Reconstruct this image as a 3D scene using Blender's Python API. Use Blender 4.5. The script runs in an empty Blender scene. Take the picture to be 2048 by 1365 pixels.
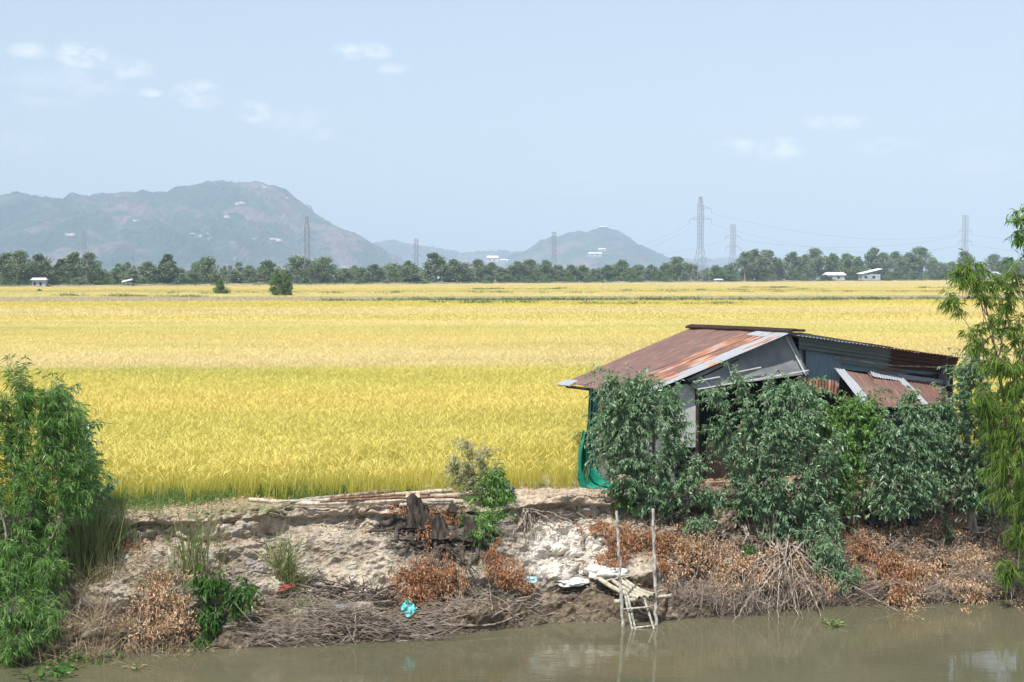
import bpy, math
import numpy as np
C = bpy.context.scene.collection
R = math.radians
F = 2844.0; PITCH = math.atan(133.5/F); CAMH = 4.5
WZ = -2.05
def ray(px, py):
    x = px-1024.0; v = -(py-682.5)
    return np.array([x, F*math.cos(PITCH)+v*math.sin(PITCH), -F*math.sin(PITCH)+v*math.cos(PITCH)])
def P(px, py, d):
    r = ray(px, py); r = r*(d/r[1]); r[2] += CAMH; return r
def G(px, py, z=0.0):
    r = ray(px, py); return np.array([0, 0, CAMH])+r*((z-CAMH)/r[2])
# ---------------------------------------------------------------- noise
def _h(i, j, k, s):
    n = (i*374761393+j*668265263+k*2147483647+s*974711).astype(np.int64) & 0xffffffff
    n = ((n ^ (n >> 13))*1274126177) & 0xffffffff
    n = ((n ^ (n >> 16))*2246822519) & 0xffffffff
    return ((n ^ (n >> 15)) & 0xffff)/65535.0
def vnoise(p, s=0):
    p = np.asarray(p, float); i = np.floor(p).astype(np.int64); f = p-i; f = f*f*(3-2*f)
    o = 0
    for a in (0, 1):
        for b in (0, 1):
            for c in (0, 1):
                w = (f[..., 0] if a else 1-f[..., 0])*(f[..., 1] if b else 1-f[..., 1])*(f[..., 2] if c else 1-f[..., 2])
                o = o+w*_h(i[..., 0]+a, i[..., 1]+b, i[..., 2]+c, s)
    return o*2-1
def fbm(p, octs=4, s=0, g=0.5):
    o = 0; a = 1.0; q = np.asarray(p, float)
    for k in range(octs):
        o = o+a*vnoise(q, s+k*17); a *= g; q = q*2.03+11.3
    return o
def unit(v):
    v = np.asarray(v, float); return v/np.maximum(np.linalg.norm(v, axis=-1, keepdims=True), 1e-9)
# ---------------------------------------------------------------- mesh builder
class Acc:
    def __init__(s): s.v = []; s.f = []; s.t = []; s.n = 0; s.uv = None
    def add(s, V, Fa, tint=None):
        V = np.asarray(V, float).reshape(-1, 3); Fa = np.asarray(Fa, np.int64)
        s.v.append(V); s.f.append(Fa+s.n); s.n += len(V)
        s.t.append(np.full(len(Fa), 0.5) if tint is None else np.broadcast_to(np.asarray(tint, float), (len(Fa),)).copy())
        return s
    def mesh(s, name, origin=(0, 0, 0), smooth=False):
        me = bpy.data.meshes.new(name)
        V = np.concatenate(s.v)-np.asarray(origin, float)
        loops = np.concatenate([f.ravel() for f in s.f]); cnt = np.concatenate([np.full(len(f), f.shape[1]) for f in s.f])
        me.vertices.add(len(V)); me.vertices.foreach_set('co', V.astype(np.float32).ravel())
        me.loops.add(len(loops)); me.loops.foreach_set('vertex_index', loops.astype(np.int32))
        me.polygons.add(len(cnt)); st = np.concatenate([[0], np.cumsum(cnt)[:-1]])
        me.polygons.foreach_set('loop_start', st.astype(np.int32)); me.polygons.foreach_set('loop_total', cnt.astype(np.int32))
        me.update(calc_edges=True)
        at = me.attributes.new('tint', 'FLOAT', 'FACE'); at.data.foreach_set('value', np.concatenate(s.t).astype(np.float32))
        if s.uv is not None:
            u = me.uv_layers.new(name='UVMap'); UV = np.concatenate(s.uv)[loops]
            u.data.foreach_set('uv', UV.astype(np.float32).ravel())
        me.polygons.foreach_set('use_smooth', np.full(len(cnt), smooth))
        me.validate(); return me
def tube(acc, pts, rad, sides=6, tint=0.5, cap=True):
    pts = np.asarray(pts, float); n = len(pts); rad = np.broadcast_to(np.asarray(rad, float), (n,))
    T = unit(np.gradient(pts, axis=0)); ref = np.array([0, 0, 1.0]) if abs(T[:, 2]).mean() < .8 else np.array([1.0, 0, 0])
    A = unit(np.cross(T, ref)); B = np.cross(T, A)
    th = np.arange(sides)*2*np.pi/sides
    V = pts[:, None]+rad[:, None, None]*(np.cos(th)[None, :, None]*A[:, None]+np.sin(th)[None, :, None]*B[:, None])
    i = np.arange(n-1)[:, None]*sides; j = np.arange(sides)[None]; k = (j+1) % sides
    Fq = np.stack([i+j, i+k, i+sides+k, i+sides+j], -1).reshape(-1, 4)
    acc.add(V, Fq, tint)
    if cap and sides > 3:
        acc.f.append(np.array([np.arange(sides)[::-1]])+acc.n-n*sides); acc.f.append(np.array([np.arange(sides)])+acc.n-sides)
        acc.t.append(np.full(1, tint)); acc.t.append(np.full(1, tint))
def box(acc, c, s, rz=0, tint=.5, ax=None):
    c = np.asarray(c, float); s = np.asarray(s, float)/2
    q = np.array([[x, y, z] for z in (-1, 1) for x, y in ((-1, -1), (1, -1), (1, 1), (-1, 1))], float)*s
    if ax is not None: q = q @ np.asarray(ax)
    else:
        a, b = math.cos(rz), math.sin(rz); q = np.stack([q[:, 0]*a-q[:, 1]*b, q[:, 0]*b+q[:, 1]*a, q[:, 2]], -1)
    acc.add(q+c, [[3, 2, 1, 0], [4, 5, 6, 7], [0, 1, 5, 4], [1, 2, 6, 5], [2, 3, 7, 6], [3, 0, 4, 7]], tint)
def bar(acc, a, b, w=.03, h=.03, tint=.5):
    a = np.asarray(a, float); b = np.asarray(b, float); L = np.linalg.norm(b-a); x = (b-a)/L
    up = np.array([0, 0, 1.0]) if abs(x[2]) < .9 else np.array([0, 1.0, 0]); y = unit(np.cross(up, x)); z = np.cross(x, y)
    box(acc, (a+b)/2, (L, w, h), tint=tint, ax=np.array([x, y, z]))
def leaves(acc, Pn, D, L, W, rng, fold=.25, droop=.15, tint=None):
    n = len(Pn); D = unit(D); S = unit(np.cross(D, rng.normal(size=(n, 3)))); N = np.cross(S, D)
    L = np.broadcast_to(L, (n,))[:, None]; W = np.broadcast_to(W, (n,))[:, None]
    m = Pn+D*L*.42+N*W*fold; tip = Pn+D*L; tip[:, 2] -= (L*droop)[:, 0]
    V = np.stack([Pn, m+S*W/2, m-S*W/2, tip], 1).reshape(-1, 3)
    b = np.arange(n)[:, None]*4; Ft = np.concatenate([b+np.array([[0, 1, 3]]), b+np.array([[0, 3, 2]])], 0)
    t = rng.random(n) if tint is None else np.broadcast_to(tint, (n,))
    acc.add(V, Ft, np.concatenate([t, t]))
def blades(acc, Bp, D, L, W, rng, curve=.5, segs=4, tint=None, face=None):
    n = len(Bp); D = unit(D); h = D.copy(); h[:, 2] = 0; h = unit(h+rng.normal(size=h.shape)*.05*np.array([1, 1, 0]))
    S = unit(np.cross(D, rng.normal(size=(n, 3)))) if face is None else face
    L = np.broadcast_to(L, (n,)); W = np.broadcast_to(W, (n,)); curve = np.broadcast_to(curve, (n,))
    s = np.linspace(0, 1, segs+1)
    cen = Bp[:, None]+D[:, None]*(L[:, None]*s)[..., None]+(h[:, None]*(s**2)[None, :, None]-np.array([0, 0, .9])*(s**3)[None, :, None])*(L*curve)[:, None, None]
    w = (W[:, None]*(1-s**2*.97)[None])[..., None]*.5*S[:, None]
    V = np.stack([cen-w, cen+w], 2).reshape(-1, 3)
    b = (np.arange(n)*(2*(segs+1)))[:, None]+np.arange(segs)[None]*2
    Fq = np.stack([b, b+1, b+3, b+2], -1).reshape(-1, 4)
    t = rng.random(n) if tint is None else np.broadcast_to(tint, (n,))
    acc.add(V, Fq, np.repeat(t, segs))
# ---------------------------------------------------------------- materials
def newmat(name):
    m = bpy.data.materials.new(name); m.use_nodes = True; nt = m.node_tree; nt.nodes.clear(); return m, nt
def N(nt, t, **k):
    n = nt.nodes.new(t)
    for a, b in k.items():
        if a == 'i':
            for x, y in b.items(): n.inputs[x].default_value = y
        else: setattr(n, a, b)
    return n
def ln(nt, a, b): nt.links.new(a, b)
def ramp(nt, fac, stops, interp='LINEAR'):
    r = nt.nodes.new('ShaderNodeValToRGB'); r.color_ramp.interpolation = interp; e = r.color_ramp.elements
    while len(e) < len(stops): e.new(.5)
    for x, (p, c) in zip(e, stops): x.position = p; x.color = tuple(c)+(1,) if len(c) == 3 else c
    ln(nt, fac, r.inputs[0]); return r.outputs[0]
def mix(nt, f, a, b, mode='MIX'):
    m = nt.nodes.new('ShaderNodeMix'); m.data_type = 'RGBA'; m.blend_type = mode
    for v, i in ((f, 0), (a, 6), (b, 7)):
        if hasattr(v, 'default_value') or isinstance(v, bpy.types.NodeSocket): ln(nt, v, m.inputs[i])
        else: m.inputs[i].default_value = v if i == 0 else tuple(v)+(1,)
    return m.outputs[2]
def math_(nt, op, a, b=None, c=None, clamp=False):
    m = nt.nodes.new('ShaderNodeMath'); m.operation = op; m.use_clamp = clamp
    for i, v in enumerate((a, b, c)):
        if v is None: continue
        if isinstance(v, (int, float)): m.inputs[i].default_value = v
        else: ln(nt, v, m.inputs[i])
    return m.outputs[0]
def noise(nt, scale, detail=4, vec=None, rough=.5, sc3=None):
    if vec is None: vec = N(nt, 'ShaderNodeNewGeometry').outputs['Position']
    if sc3:
        mp = N(nt, 'ShaderNodeMapping'); mp.inputs['Scale'].default_value = sc3; ln(nt, vec, mp.inputs[0]); vec = mp.outputs[0]
    n = N(nt, 'ShaderNodeTexNoise', i={'Scale': scale, 'Detail': detail, 'Roughness': rough}); ln(nt, vec, n.inputs['Vector']); return n.outputs[0]
def attr(nt, name='tint'):
    a = nt.nodes.new('ShaderNodeAttribute'); a.attribute_name = name; return a.outputs['Fac']
def principled(nt, col, rough=.8, bump=None, bd=.02, bs=.6, spec=.3, metal=0, **kw):
    b = N(nt, 'ShaderNodeBsdfPrincipled'); b.inputs['Specular IOR Level'].default_value = spec; b.inputs['Metallic'].default_value = metal
    if isinstance(rough, (int, float)): b.inputs['Roughness'].default_value = rough
    else: ln(nt, rough, b.inputs['Roughness'])
    if isinstance(col, tuple): b.inputs['Base Color'].default_value = col+(1,)
    else: ln(nt, col, b.inputs['Base Color'])
    if bump is not None:
        u = N(nt, 'ShaderNodeBump', i={'Strength': bs, 'Distance': bd}); ln(nt, bump, u.inputs['Height']); ln(nt, u.outputs[0], b.inputs['Normal'])
    o = N(nt, 'ShaderNodeOutputMaterial'); ln(nt, b.outputs[0], o.inputs[0]); return b
def leafmat(name, cols, back=None, trans=.35, gloss=.35, spec=.4, nscale=1.5):
    m, nt = newmat(name); t = attr(nt); n = noise(nt, nscale, 2)
    f = math_(nt, 'ADD', math_(nt, 'MULTIPLY', t, .7), math_(nt, 'MULTIPLY', n, .4)); 
    k = len(cols); c = ramp(nt, f, [((i+.15)/(k-.3), x) for i, x in enumerate(cols)])
    if back: c = mix(nt, N(nt, 'ShaderNodeNewGeometry').outputs['Backfacing'], c, back)
    p = N(nt, 'ShaderNodeBsdfPrincipled', i={'Roughness': gloss, 'Specular IOR Level': spec}); ln(nt, c, p.inputs['Base Color'])
    tr = N(nt, 'ShaderNodeBsdfTranslucent'); ln(nt, mix(nt, 1.0, c, (1.0, 1.0, .45), 'MULTIPLY'), tr.inputs[0])
    mx = N(nt, 'ShaderNodeMixShader'); mx.inputs[0].default_value = trans; ln(nt, p.outputs[0], mx.inputs[1]); ln(nt, tr.outputs[0], mx.inputs[2])
    o = N(nt, 'ShaderNodeOutputMaterial'); ln(nt, mx.outputs[0], o.inputs[0]); return m
def barkmat(name, a, b, scale=20, sc3=(1, 1, .25), bd=.01):
    m, nt = newmat(name); n = noise(nt, scale, 5, sc3=sc3); principled(nt, ramp(nt, n, [(.35, a), (.65, b)]), .9, n, bd); return m
def plain(name, a, b=None, rough=.8, scale=6, metal=0, bd=.004, spec=.3):
    m, nt = newmat(name); n = noise(nt, scale, 5); b = b or tuple(x*.7 for x in a)
    principled(nt, ramp(nt, n, [(.35, b), (.62, a)]), rough, n, bd, metal=metal, spec=spec); return m
M = {}
M['euc'] = leafmat('eucalyptus_leaf', [(.02, .075, .026), (.055, .165, .055), (.125, .265, .11), (.33, .43, .27)], back=(.2, .31, .18), trans=.27, gloss=.38, spec=.5)  # palest colour stands in for grey gloss highlights on the leaves
M['eucpale'] = leafmat('pale_shrub_leaf', [(.10, .20, .07), (.22, .30, .13), (.38, .40, .22), (.62, .58, .40)], trans=.42, gloss=.5)
M['willow'] = leafmat('narrow_leaf', [(.035, .11, .02), (.08, .21, .038), (.15, .31, .065), (.27, .42, .13)], trans=.35, gloss=.35)
M['willowr'] = leafmat('hanging_leaf', [(.04, .09, .012), (.09, .18, .022), (.16, .28, .04), (.26, .36, .08)], trans=.4, gloss=.4)
M['weed'] = leafmat('weed_leaf', [(.02, .07, .01), (.05, .14, .02), (.09, .2, .03)], trans=.35)
M['reed'] = leafmat('reed_blade', [(.055, .11, .035), (.11, .18, .06), (.2, .25, .09), (.34, .33, .16)], trans=.3)
M['grass'] = leafmat('verge_grass_blade', [(.05, .13, .03), (.09, .20, .045), (.15, .26, .065), (.27, .30, .11)], trans=.3)
M['dryg'] = leafmat('dry_grass_blade', [(.14, .1, .06), (.27, .2, .12), (.38, .3, .19), (.48, .4, .27)], trans=.2, gloss=.7)
M['deadO'] = leafmat('rust_dead_leaf', [(.10, .045, .022), (.25, .105, .045), (.42, .19, .08), (.6, .36, .2)], trans=.25, gloss=.6)
M['deadT'] = leafmat('tan_dead_leaf', [(.12, .07, .04), (.34, .19, .105), (.58, .38, .23), (.74, .56, .39)], trans=.2, gloss=.6)
M['tree'] = leafmat('far_tree_leaf', [(.055, .10, .05), (.10, .165, .075), (.16, .23, .11), (.25, .3, .17)], trans=.2, gloss=.6, nscale=.15)
M['tree2'] = leafmat('bright_far_tree_leaf', [(.045, .10, .02), (.08, .15, .03), (.12, .2, .05), (.18, .26, .07)], trans=.25, gloss=.6, nscale=.15)
M['bark'] = barkmat('grey_bark', (.12, .1, .075), (.32, .28, .22))
M['palebark'] = barkmat('pale_bark', (.3, .25, .19), (.62, .54, .44))
M['twig'] = barkmat('dry_twig', (.16, .12, .09), (.40, .33, .27), 9)
M['root'] = barkmat('root_bark', (.1, .075, .055), (.42, .35, .28), 12)
M['char'] = barkmat('charred_wood', (.008, .007, .006), (.10, .082, .066), 9, (1, 1, .4), .04)
M['cut'] = plain('cut_wood', (.55, .4, .27), (.36, .24, .15), scale=12)
M['bamboo'] = barkmat('weathered_bamboo', (.28, .245, .18), (.50, .45, .35), 14, (1, 1, 1), .003)
M['post'] = barkmat('lichen_pole', (.2, .19, .16), (.56, .53, .47), 26, (1, 1, .5), .006)
M['steel'] = plain('galvanised_lattice', (.26, .28, .32), (.2, .21, .24), scale=.5, rough=.6)
M['wire'] = plain('cable', (.2, .21, .23))
M['ins'] = plain('insulator', (.25, .26, .28))
M['panel'] = plain('grey_panel', (.30, .305, .315), (.17, .175, .185), rough=.6, scale=1.6)
M['batten'] = plain('pale_batten', (.72, .72, .7), (.55, .55, .52))
M['cloth'] = plain('pale_cloth', (.62, .62, .58), (.42, .44, .44), scale=2.5)
M['darkwood_and_shade'] = plain('dark_wood_and_shade', (.05, .035, .028), (.022, .017, .014), scale=6)  # wood tone, also used as painted shade on walls and a gap slab
M['brownwood'] = barkmat('brown_post', (.12, .065, .04), (.28, .17, .11))
M['tarp'] = plain('blue_tarp', (.015, .035, .14), (.01, .02, .07), rough=.45, scale=2)
M['sack'] = plain('white_sack', (.82, .8, .76), (.66, .63, .58), scale=5)
M['red'] = plain('red_cloth', (.34, .08, .06), (.18, .05, .04), scale=8)
M['cyan'] = plain('cyan_plastic', (.18, .62, .6), (.1, .5, .5), rough=.35, scale=9)
M['cyanw'] = plain('pale_wrapper', (.55, .75, .78), (.25, .5, .6), rough=.35, scale=25)
M['blueb'] = plain('navy_cloth', (.03, .04, .16), (.015, .015, .05), scale=9)
M['houseW'] = plain('whitewashed_wall', (.68, .68, .66), (.5, .5, .5), scale=.8)
M['houseY'] = plain('pale_yellow_wall', (.6, .6, .4), (.5, .5, .34), scale=.8)
M['roofG'] = plain('grey_tin_roof', (.46, .5, .54), (.34, .38, .42), scale=.6, rough=.5)
M['roofW'] = plain('white_tin_roof', (.8, .82, .84), (.66, .68, .7), scale=.6, rough=.5)
M['dark'] = plain('dark_opening', (.03, .032, .035), (.02, .02, .022))
M['orange'] = plain('orange_paint', (.7, .2, .03), (.6, .17, .03))
M['rubber'] = plain('black_rubber', (.02, .02, .02), (.03, .03, .03))
def netmat():
    m, nt = newmat('green_net'); n = noise(nt, 60, 3); n2 = noise(nt, 3, 3)
    c = ramp(nt, math_(nt, 'ADD', math_(nt, 'MULTIPLY', n, .6), math_(nt, 'MULTIPLY', n2, .4)), [(.35, (.0, .085, .06)), (.62, (.012, .27, .18))])
    principled(nt, c, .45, n, .02); return m
M['net'] = netmat()
def tinmat(name, lo, dark=1.0, base_rust=(.15, .078, .06), galv=(.31, .335, .36)):
    # lo: how much of the sheet is rusted, 0..1
    m, nt = newmat(name); uv = N(nt, 'ShaderNodeUVMap').outputs[0]
    st = noise(nt, 1.0, 5, uv, .6, (5.5, .55, 1)); fine = noise(nt, 1, 4, uv, .6, (38, 2.2, 1)); blot = noise(nt, 1.3, 5, uv)
    f = math_(nt, 'ADD', math_(nt, 'ADD', math_(nt, 'MULTIPLY', st, .5), math_(nt, 'MULTIPLY', fine, .2)), math_(nt, 'MULTIPLY', blot, .3))
    k = .5+(.5-lo)*.34
    rust = ramp(nt, fine, [(.3, tuple(x*.62*dark for x in base_rust)), (.52, tuple(x*dark for x in base_rust)), (.72, (base_rust[0]*1.9*dark, base_rust[1]*1.9*dark, base_rust[2]*1.3*dark))])
    edge = (.42*dark, .17*dark, .075*dark)
    gv = ramp(nt, fine, [(.3, tuple(x*.75*dark for x in galv)), (.65, tuple(x*dark for x in galv))])
    a = mix(nt, ramp(nt, f, [(k-.03, (0, 0, 0)), (k, (1, 1, 1))]), gv, edge)
    c = mix(nt, ramp(nt, f, [(k, (0, 0, 0)), (k+.035, (1, 1, 1))]), a, rust)
    principled(nt, c, .62, fine, .004, spec=.35); return m
M['tinR'] = tinmat('rusted_tin', .97, base_rust=(.15, .085, .075))
M['tinM'] = tinmat('streaked_tin', .62)
M['tinG'] = tinmat('mostly_galvanised_tin', .34)
M['tinH'] = tinmat('galvanised_tin', .1)
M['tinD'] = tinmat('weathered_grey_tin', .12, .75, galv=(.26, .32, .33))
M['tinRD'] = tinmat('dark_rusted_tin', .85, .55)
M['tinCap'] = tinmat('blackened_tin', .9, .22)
M['tinShadeBlue'] = tinmat('shade_blue_tin', .22, .8, galv=(.26, .36, .42))  # blue cast stands in for shade under the roof overhang
# ground
def groundmat():
    m, nt = newmat('field_ground'); g = N(nt, 'ShaderNodeNewGeometry').outputs['Position']
    s = N(nt, 'ShaderNodeSeparateXYZ'); ln(nt, g, s.inputs[0])
    n = noise(nt, .03, 6); n2 = noise(nt, 1.2, 6)
    far = ramp(nt, n, [(.35, (.07, .075, .035)), (.55, (.18, .14, .09)), (.7, (.26, .2, .14))])
    soil = ramp(nt, n2, [(.3, (.22, .16, .11)), (.7, (.42, .33, .24))])
    f = math_(nt, 'GREATER_THAN', s.outputs[1], 200.0)
    principled(nt, mix(nt, f, soil, far), .95, n2, .03); return m
M['ground'] = groundmat()
LA = np.array([-153.7, 427.0]); LB = np.array([349.3, 970.0])  # far edge of the paddies
def ricemat():
    m, nt = newmat('rice'); g = N(nt, 'ShaderNodeNewGeometry').outputs['Position']
    s = N(nt, 'ShaderNodeSeparateXYZ'); ln(nt, g, s.inputs[0]); X, Y, Z = s.outputs
    big = noise(nt, 1, 3, g, .5, (.006, .02, 0)); med = noise(nt, 1, 4, g, .55, (.035, .12, 0)); t = attr(nt)
    wob = math_(nt, 'MULTIPLY', math_(nt, 'SUBTRACT', noise(nt, 1, 3, g, .5, (.05, .0, 0)), .5), 2.0)
    yy = math_(nt, 'ADD', math_(nt, 'MULTIPLY', X, -.10), math_(nt, 'ADD', Y, wob))
    # plots by distance: log scale  v = log2(y)-4.8 over 5 octaves
    v = math_(nt, 'DIVIDE', math_(nt, 'SUBTRACT', math_(nt, 'LOGARITHM', math_(nt, 'MAXIMUM', yy, 10), 2.0), 4.8), 5.2)
    def q(y): return (math.log2(y)-4.8)/5.2
    yl = (.80, .67, .165); ylg = (.68, .61, .14); st = (.82, .69, .27); pk = (.81, .67, .31); so = (.82, .69, .22); fal = (.60, .50, .33); gr = (.70, .64, .19)
    stops = [(q(30), yl), (q(36), ylg), (q(44), yl), (q(59.5), ylg), (q(61), pk), (q(73), st), (q(90), so), (q(104), gr), (q(112), st), (q(133), yl), (q(150), pk), (q(166), so), (q(186), (.76, .64, .13)), (q(210), (.74, .63, .15)), (q(216), fal), (q(238), fal), (q(246), (.55, .52, .14)), (q(252), so), (q(300), st), (q(330), (.58,.54,.14)), (q(345), yl), (q(520), st)]
    c = ramp(nt, v, stops[:22])
    c = mix(nt, ramp(nt, med, [(.5, (0, 0, 0)), (.72, (.4, .4, .4))]), c, (.42, .45, .07))
    c = mix(nt, ramp(nt, big, [(.5, (0, 0, 0)), (.7, (.5, .5, .5))]), c, (.62, .47, .15))
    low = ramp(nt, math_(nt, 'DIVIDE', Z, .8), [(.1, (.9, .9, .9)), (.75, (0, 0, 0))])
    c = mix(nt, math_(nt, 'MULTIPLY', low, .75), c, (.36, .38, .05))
    c = mix(nt, 1.0, c, ramp(nt, t, [(0, (.74, .82, .7)), (.5, (1, 1, 1)), (1, (1.18, 1.15, 1.5))]), 'MULTIPLY')
    p = N(nt, 'ShaderNodeBsdfPrincipled', i={'Roughness': .6, 'Specular IOR Level': .25}); ln(nt, c, p.inputs['Base Color'])
    tr = N(nt, 'ShaderNodeBsdfTranslucent'); ln(nt, c, tr.inputs[0])
    mx = N(nt, 'ShaderNodeMixShader'); mx.inputs[0].default_value = .35; ln(nt, p.outputs[0], mx.inputs[1]); ln(nt, tr.outputs[0], mx.inputs[2])
    o = N(nt, 'ShaderNodeOutputMaterial'); ln(nt, mx.outputs[0], o.inputs[0]); return m
M['rice'] = ricemat()
def bankmat():
    m, nt = newmat('clay_bank'); g = N(nt, 'ShaderNodeNewGeometry').outputs['Position']
    s = N(nt, 'ShaderNodeSeparateXYZ'); ln(nt, g, s.inputs[0]); X, Y, Z = s.outputs
    n = noise(nt, 1.1, 6, g, .6); f = noise(nt, 9, 8, g, .65); gz = noise(nt, 2.6, 5, g)
    z = math_(nt, 'ADD', Z, math_(nt, 'MULTIPLY', math_(nt, 'SUBTRACT', n, .5), 1.1))
    clay = ramp(nt, n, [(.3, (.17, .14, .11)), (.43, (.34, .285, .22)), (.6, (.51, .445, .35)), (.7, (.28, .22, .155))])
    clay = mix(nt, ramp(nt, gz, [(.55, (0, 0, 0)), (.66, (.6, .6, .6))]), clay, (.27, .26, .27))
    # the dump of nearly white sand below the net
    dx = math_(nt, 'DIVIDE', math_(nt, 'SUBTRACT', X, 1.1), 1.0); dz = math_(nt, 'DIVIDE', math_(nt, 'ADD', Z, .95), .62)
    rr = math_(nt, 'ADD', math_(nt, 'MULTIPLY', dx, dx), math_(nt, 'MULTIPLY', dz, dz)); rr = math_(nt, 'ADD', rr, math_(nt, 'MULTIPLY', math_(nt, 'SUBTRACT', gz, .5), 1.6))
    clay = mix(nt, ramp(nt, rr, [(.45, (1, 1, 1)), (1.1, (0, 0, 0))]), clay, (.64, .59, .52))
    bx = math_(nt, 'DIVIDE', math_(nt, 'ADD', X, 1.15), 1.35); bz = math_(nt, 'DIVIDE', math_(nt, 'ADD', Z, .55), .42); br_ = math_(nt, 'ADD', math_(nt, 'ADD', math_(nt, 'MULTIPLY', bx, bx), math_(nt, 'MULTIPLY', bz, bz)), math_(nt, 'MULTIPLY', math_(nt, 'SUBTRACT', gz, .5), 3.0))
    clay = mix(nt, ramp(nt, br_, [(.5, (.85, .85, .85)), (1.1, (0, 0, 0))]), clay, (.065, .055, .045))
    top = ramp(nt, f, [(.3, (.34, .26, .19)), (.7, (.6, .49, .38))])
    mud = ramp(nt, f, [(.3, (.06, .045, .03)), (.55, (.15, .115, .075)), (.75, (.26, .21, .14))])
    c = mix(nt, ramp(nt, math_(nt, 'ADD', z, 2.0), [(.35, (1, 1, 1)), (.75, (0, 0, 0))]), clay, mud)
    c = mix(nt, ramp(nt, math_(nt, 'ADD', z, .2), [(.0, (0, 0, 0)), (.2, (1, 1, 1))]), c, top)
    # leaf litter and humus to the right, darkened further to paint shadow gaps
    lit = math_(nt, 'MULTIPLY', ramp(nt, math_(nt, 'DIVIDE', X, 4.0), [(.62, (0, 0, 0)), (.8, (1, 1, 1))]), ramp(nt, gz, [(.40, (.3, .3, .3)), (.52, (1, 1, 1))]))
    c = mix(nt, lit, c, ramp(nt, f, [(.3, (.035, .025, .018)), (.55, (.13, .095, .07)), (.72, (.34, .27, .21))]))
    c = mix(nt, 1.0, c, ramp(nt, f, [(.25, (.72, .7, .68)), (.6, (1.06, 1.06, 1.06))]), 'MULTIPLY')
    gl = math_(nt, 'MULTIPLY', ramp(nt, math_(nt, 'DIVIDE', X, -6.0), [(.42, (0, 0, 0)), (.6, (1, 1, 1))]), ramp(nt, math_(nt, 'ADD', Z, .25), [(.22, (0, 0, 0)), (.3, (.7, .7, .7))]))
    c = mix(nt, gl, c, (.15, .17, .06))
    wet = ramp(nt, math_(nt, 'ADD', Z, 2.05), [(.05, (.25, .25, .25)), (.25, (.95, .95, .95))])
    principled(nt, c, wet, f, .07, .9, spec=.3); return m
M['bank'] = bankmat()
def watermat():
    m, nt = newmat('river_water'); g = N(nt, 'ShaderNodeNewGeometry').outputs['Position']
    a = noise(nt, 1, 3, g, .55, (2.2, 7.5, 1)); b = noise(nt, 1, 2, g, .5, (.5, 1.3, 1)); c = noise(nt, .25, 3, g)
    h = math_(nt, 'ADD', math_(nt, 'MULTIPLY', a, .35), b)
    col = ramp(nt, c, [(.35, (.088, .084, .05)), (.65, (.115, .106, .064))])
    p = principled(nt, col, .045, h, .006, 1.0, spec=.5); p.inputs['IOR'].default_value = 1.33; return m
M['water'] = watermat()
def hillmat():
    m, nt = newmat('hill_woods'); g = N(nt, 'ShaderNodeNewGeometry').outputs['Position']
    n = noise(nt, .0042, 8, g, .68); f = noise(nt, .06, 6, g, .75); r = noise(nt, .011, 5, g, .6)
    c = ramp(nt, n, [(.40, (.010, .036, .034)), (.51, (.025, .055, .05)), (.56, (.10, .078, .085)), (.7, (.13, .105, .115))])
    c = mix(nt, 1.0, c, ramp(nt, f, [(.3, (.2, .25, .22)), (.7, (2.3, 2.2, 2.1))]), 'MULTIPLY')
    rock = math_(nt, 'MULTIPLY', ramp(nt, r, [(.66, (0, 0, 0)), (.70, (1, 1, 1))]), ramp(nt, f, [(.5, (0, 0, 0)), (.6, (1, 1, 1))]))
    c = mix(nt, rock, c, (.6, .52, .44)); principled(nt, c, .95, f, 8, .8, spec=.1); return m
M['hill'] = hillmat()
# ---------------------------------------------------------------- objects
def tag(o, label, cat=None, group=None, kind=None):
    if label: o['label'] = label
    if cat: o['category'] = cat
    if group: o['group'] = group
    if kind: o['kind'] = kind
    return o
def thing(name, label, cat, loc=(0, 0, 0), group=None):
    o = bpy.data.objects.new(name, None); C.objects.link(o); o.location = tuple(loc); o.empty_display_size = .2
    return tag(o, label, cat, group)
def part(name, acc, mat, root, label=None, parent=None, smooth=False):
    me = acc.mesh(name, tuple(root.location), smooth); me.materials.append(mat)
    o = bpy.data.objects.new(name, me); C.objects.link(o); o.parent = parent or root
    if label: o['label'] = label
    return o
def single(name, label, cat, acc, mat, loc=(0, 0, 0), group=None, smooth=False, kind=None):
    me = acc.mesh(name, tuple(loc), smooth); me.materials.append(mat)
    o = bpy.data.objects.new(name, me); C.objects.link(o); o.location = tuple(loc)
    return tag(o, label, cat, group, kind)
# ---------------------------------------------------------------- camera, light, sky
cam = bpy.data.cameras.new('camera'); co = bpy.data.objects.new('camera', cam); C.objects.link(co)
cam.sensor_width = 36; cam.lens = F/2048*36; cam.clip_end = 40000; cam.clip_start = .1
co.location = (0, 0, CAMH); co.rotation_euler = (math.pi/2-PITCH, 0, 0); bpy.context.scene.camera = co
SUN = unit(np.array([-.30, -.52, 1.05])); EL = math.asin(SUN[2]); AZ = math.atan2(SUN[0], SUN[1])
sl = bpy.data.lights.new('sun', 'SUN'); sl.energy = 5.0; sl.angle = R(.53); sl.color = (1, .965, .9)
so = bpy.data.objects.new('sun', sl); C.objects.link(so)
so.rotation_euler = (math.acos(SUN[2]), 0, math.atan2(SUN[1], SUN[0])+math.pi/2)
w = bpy.data.worlds.new('World'); bpy.context.scene.world = w; w.use_nodes = True; nt = w.node_tree; nt.nodes.clear()
sky = N(nt, 'ShaderNodeTexSky', sky_type='NISHITA', sun_disc=False, sun_elevation=EL, sun_rotation=AZ, air_density=1.0, dust_density=1.6, ozone_density=1.3, altitude=20)
gen = N(nt, 'ShaderNodeTexCoord').outputs['Generated']
skc = mix(nt, .5, sky.outputs[0], (5.75, 6.65, 7.7))
tot = None
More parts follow.
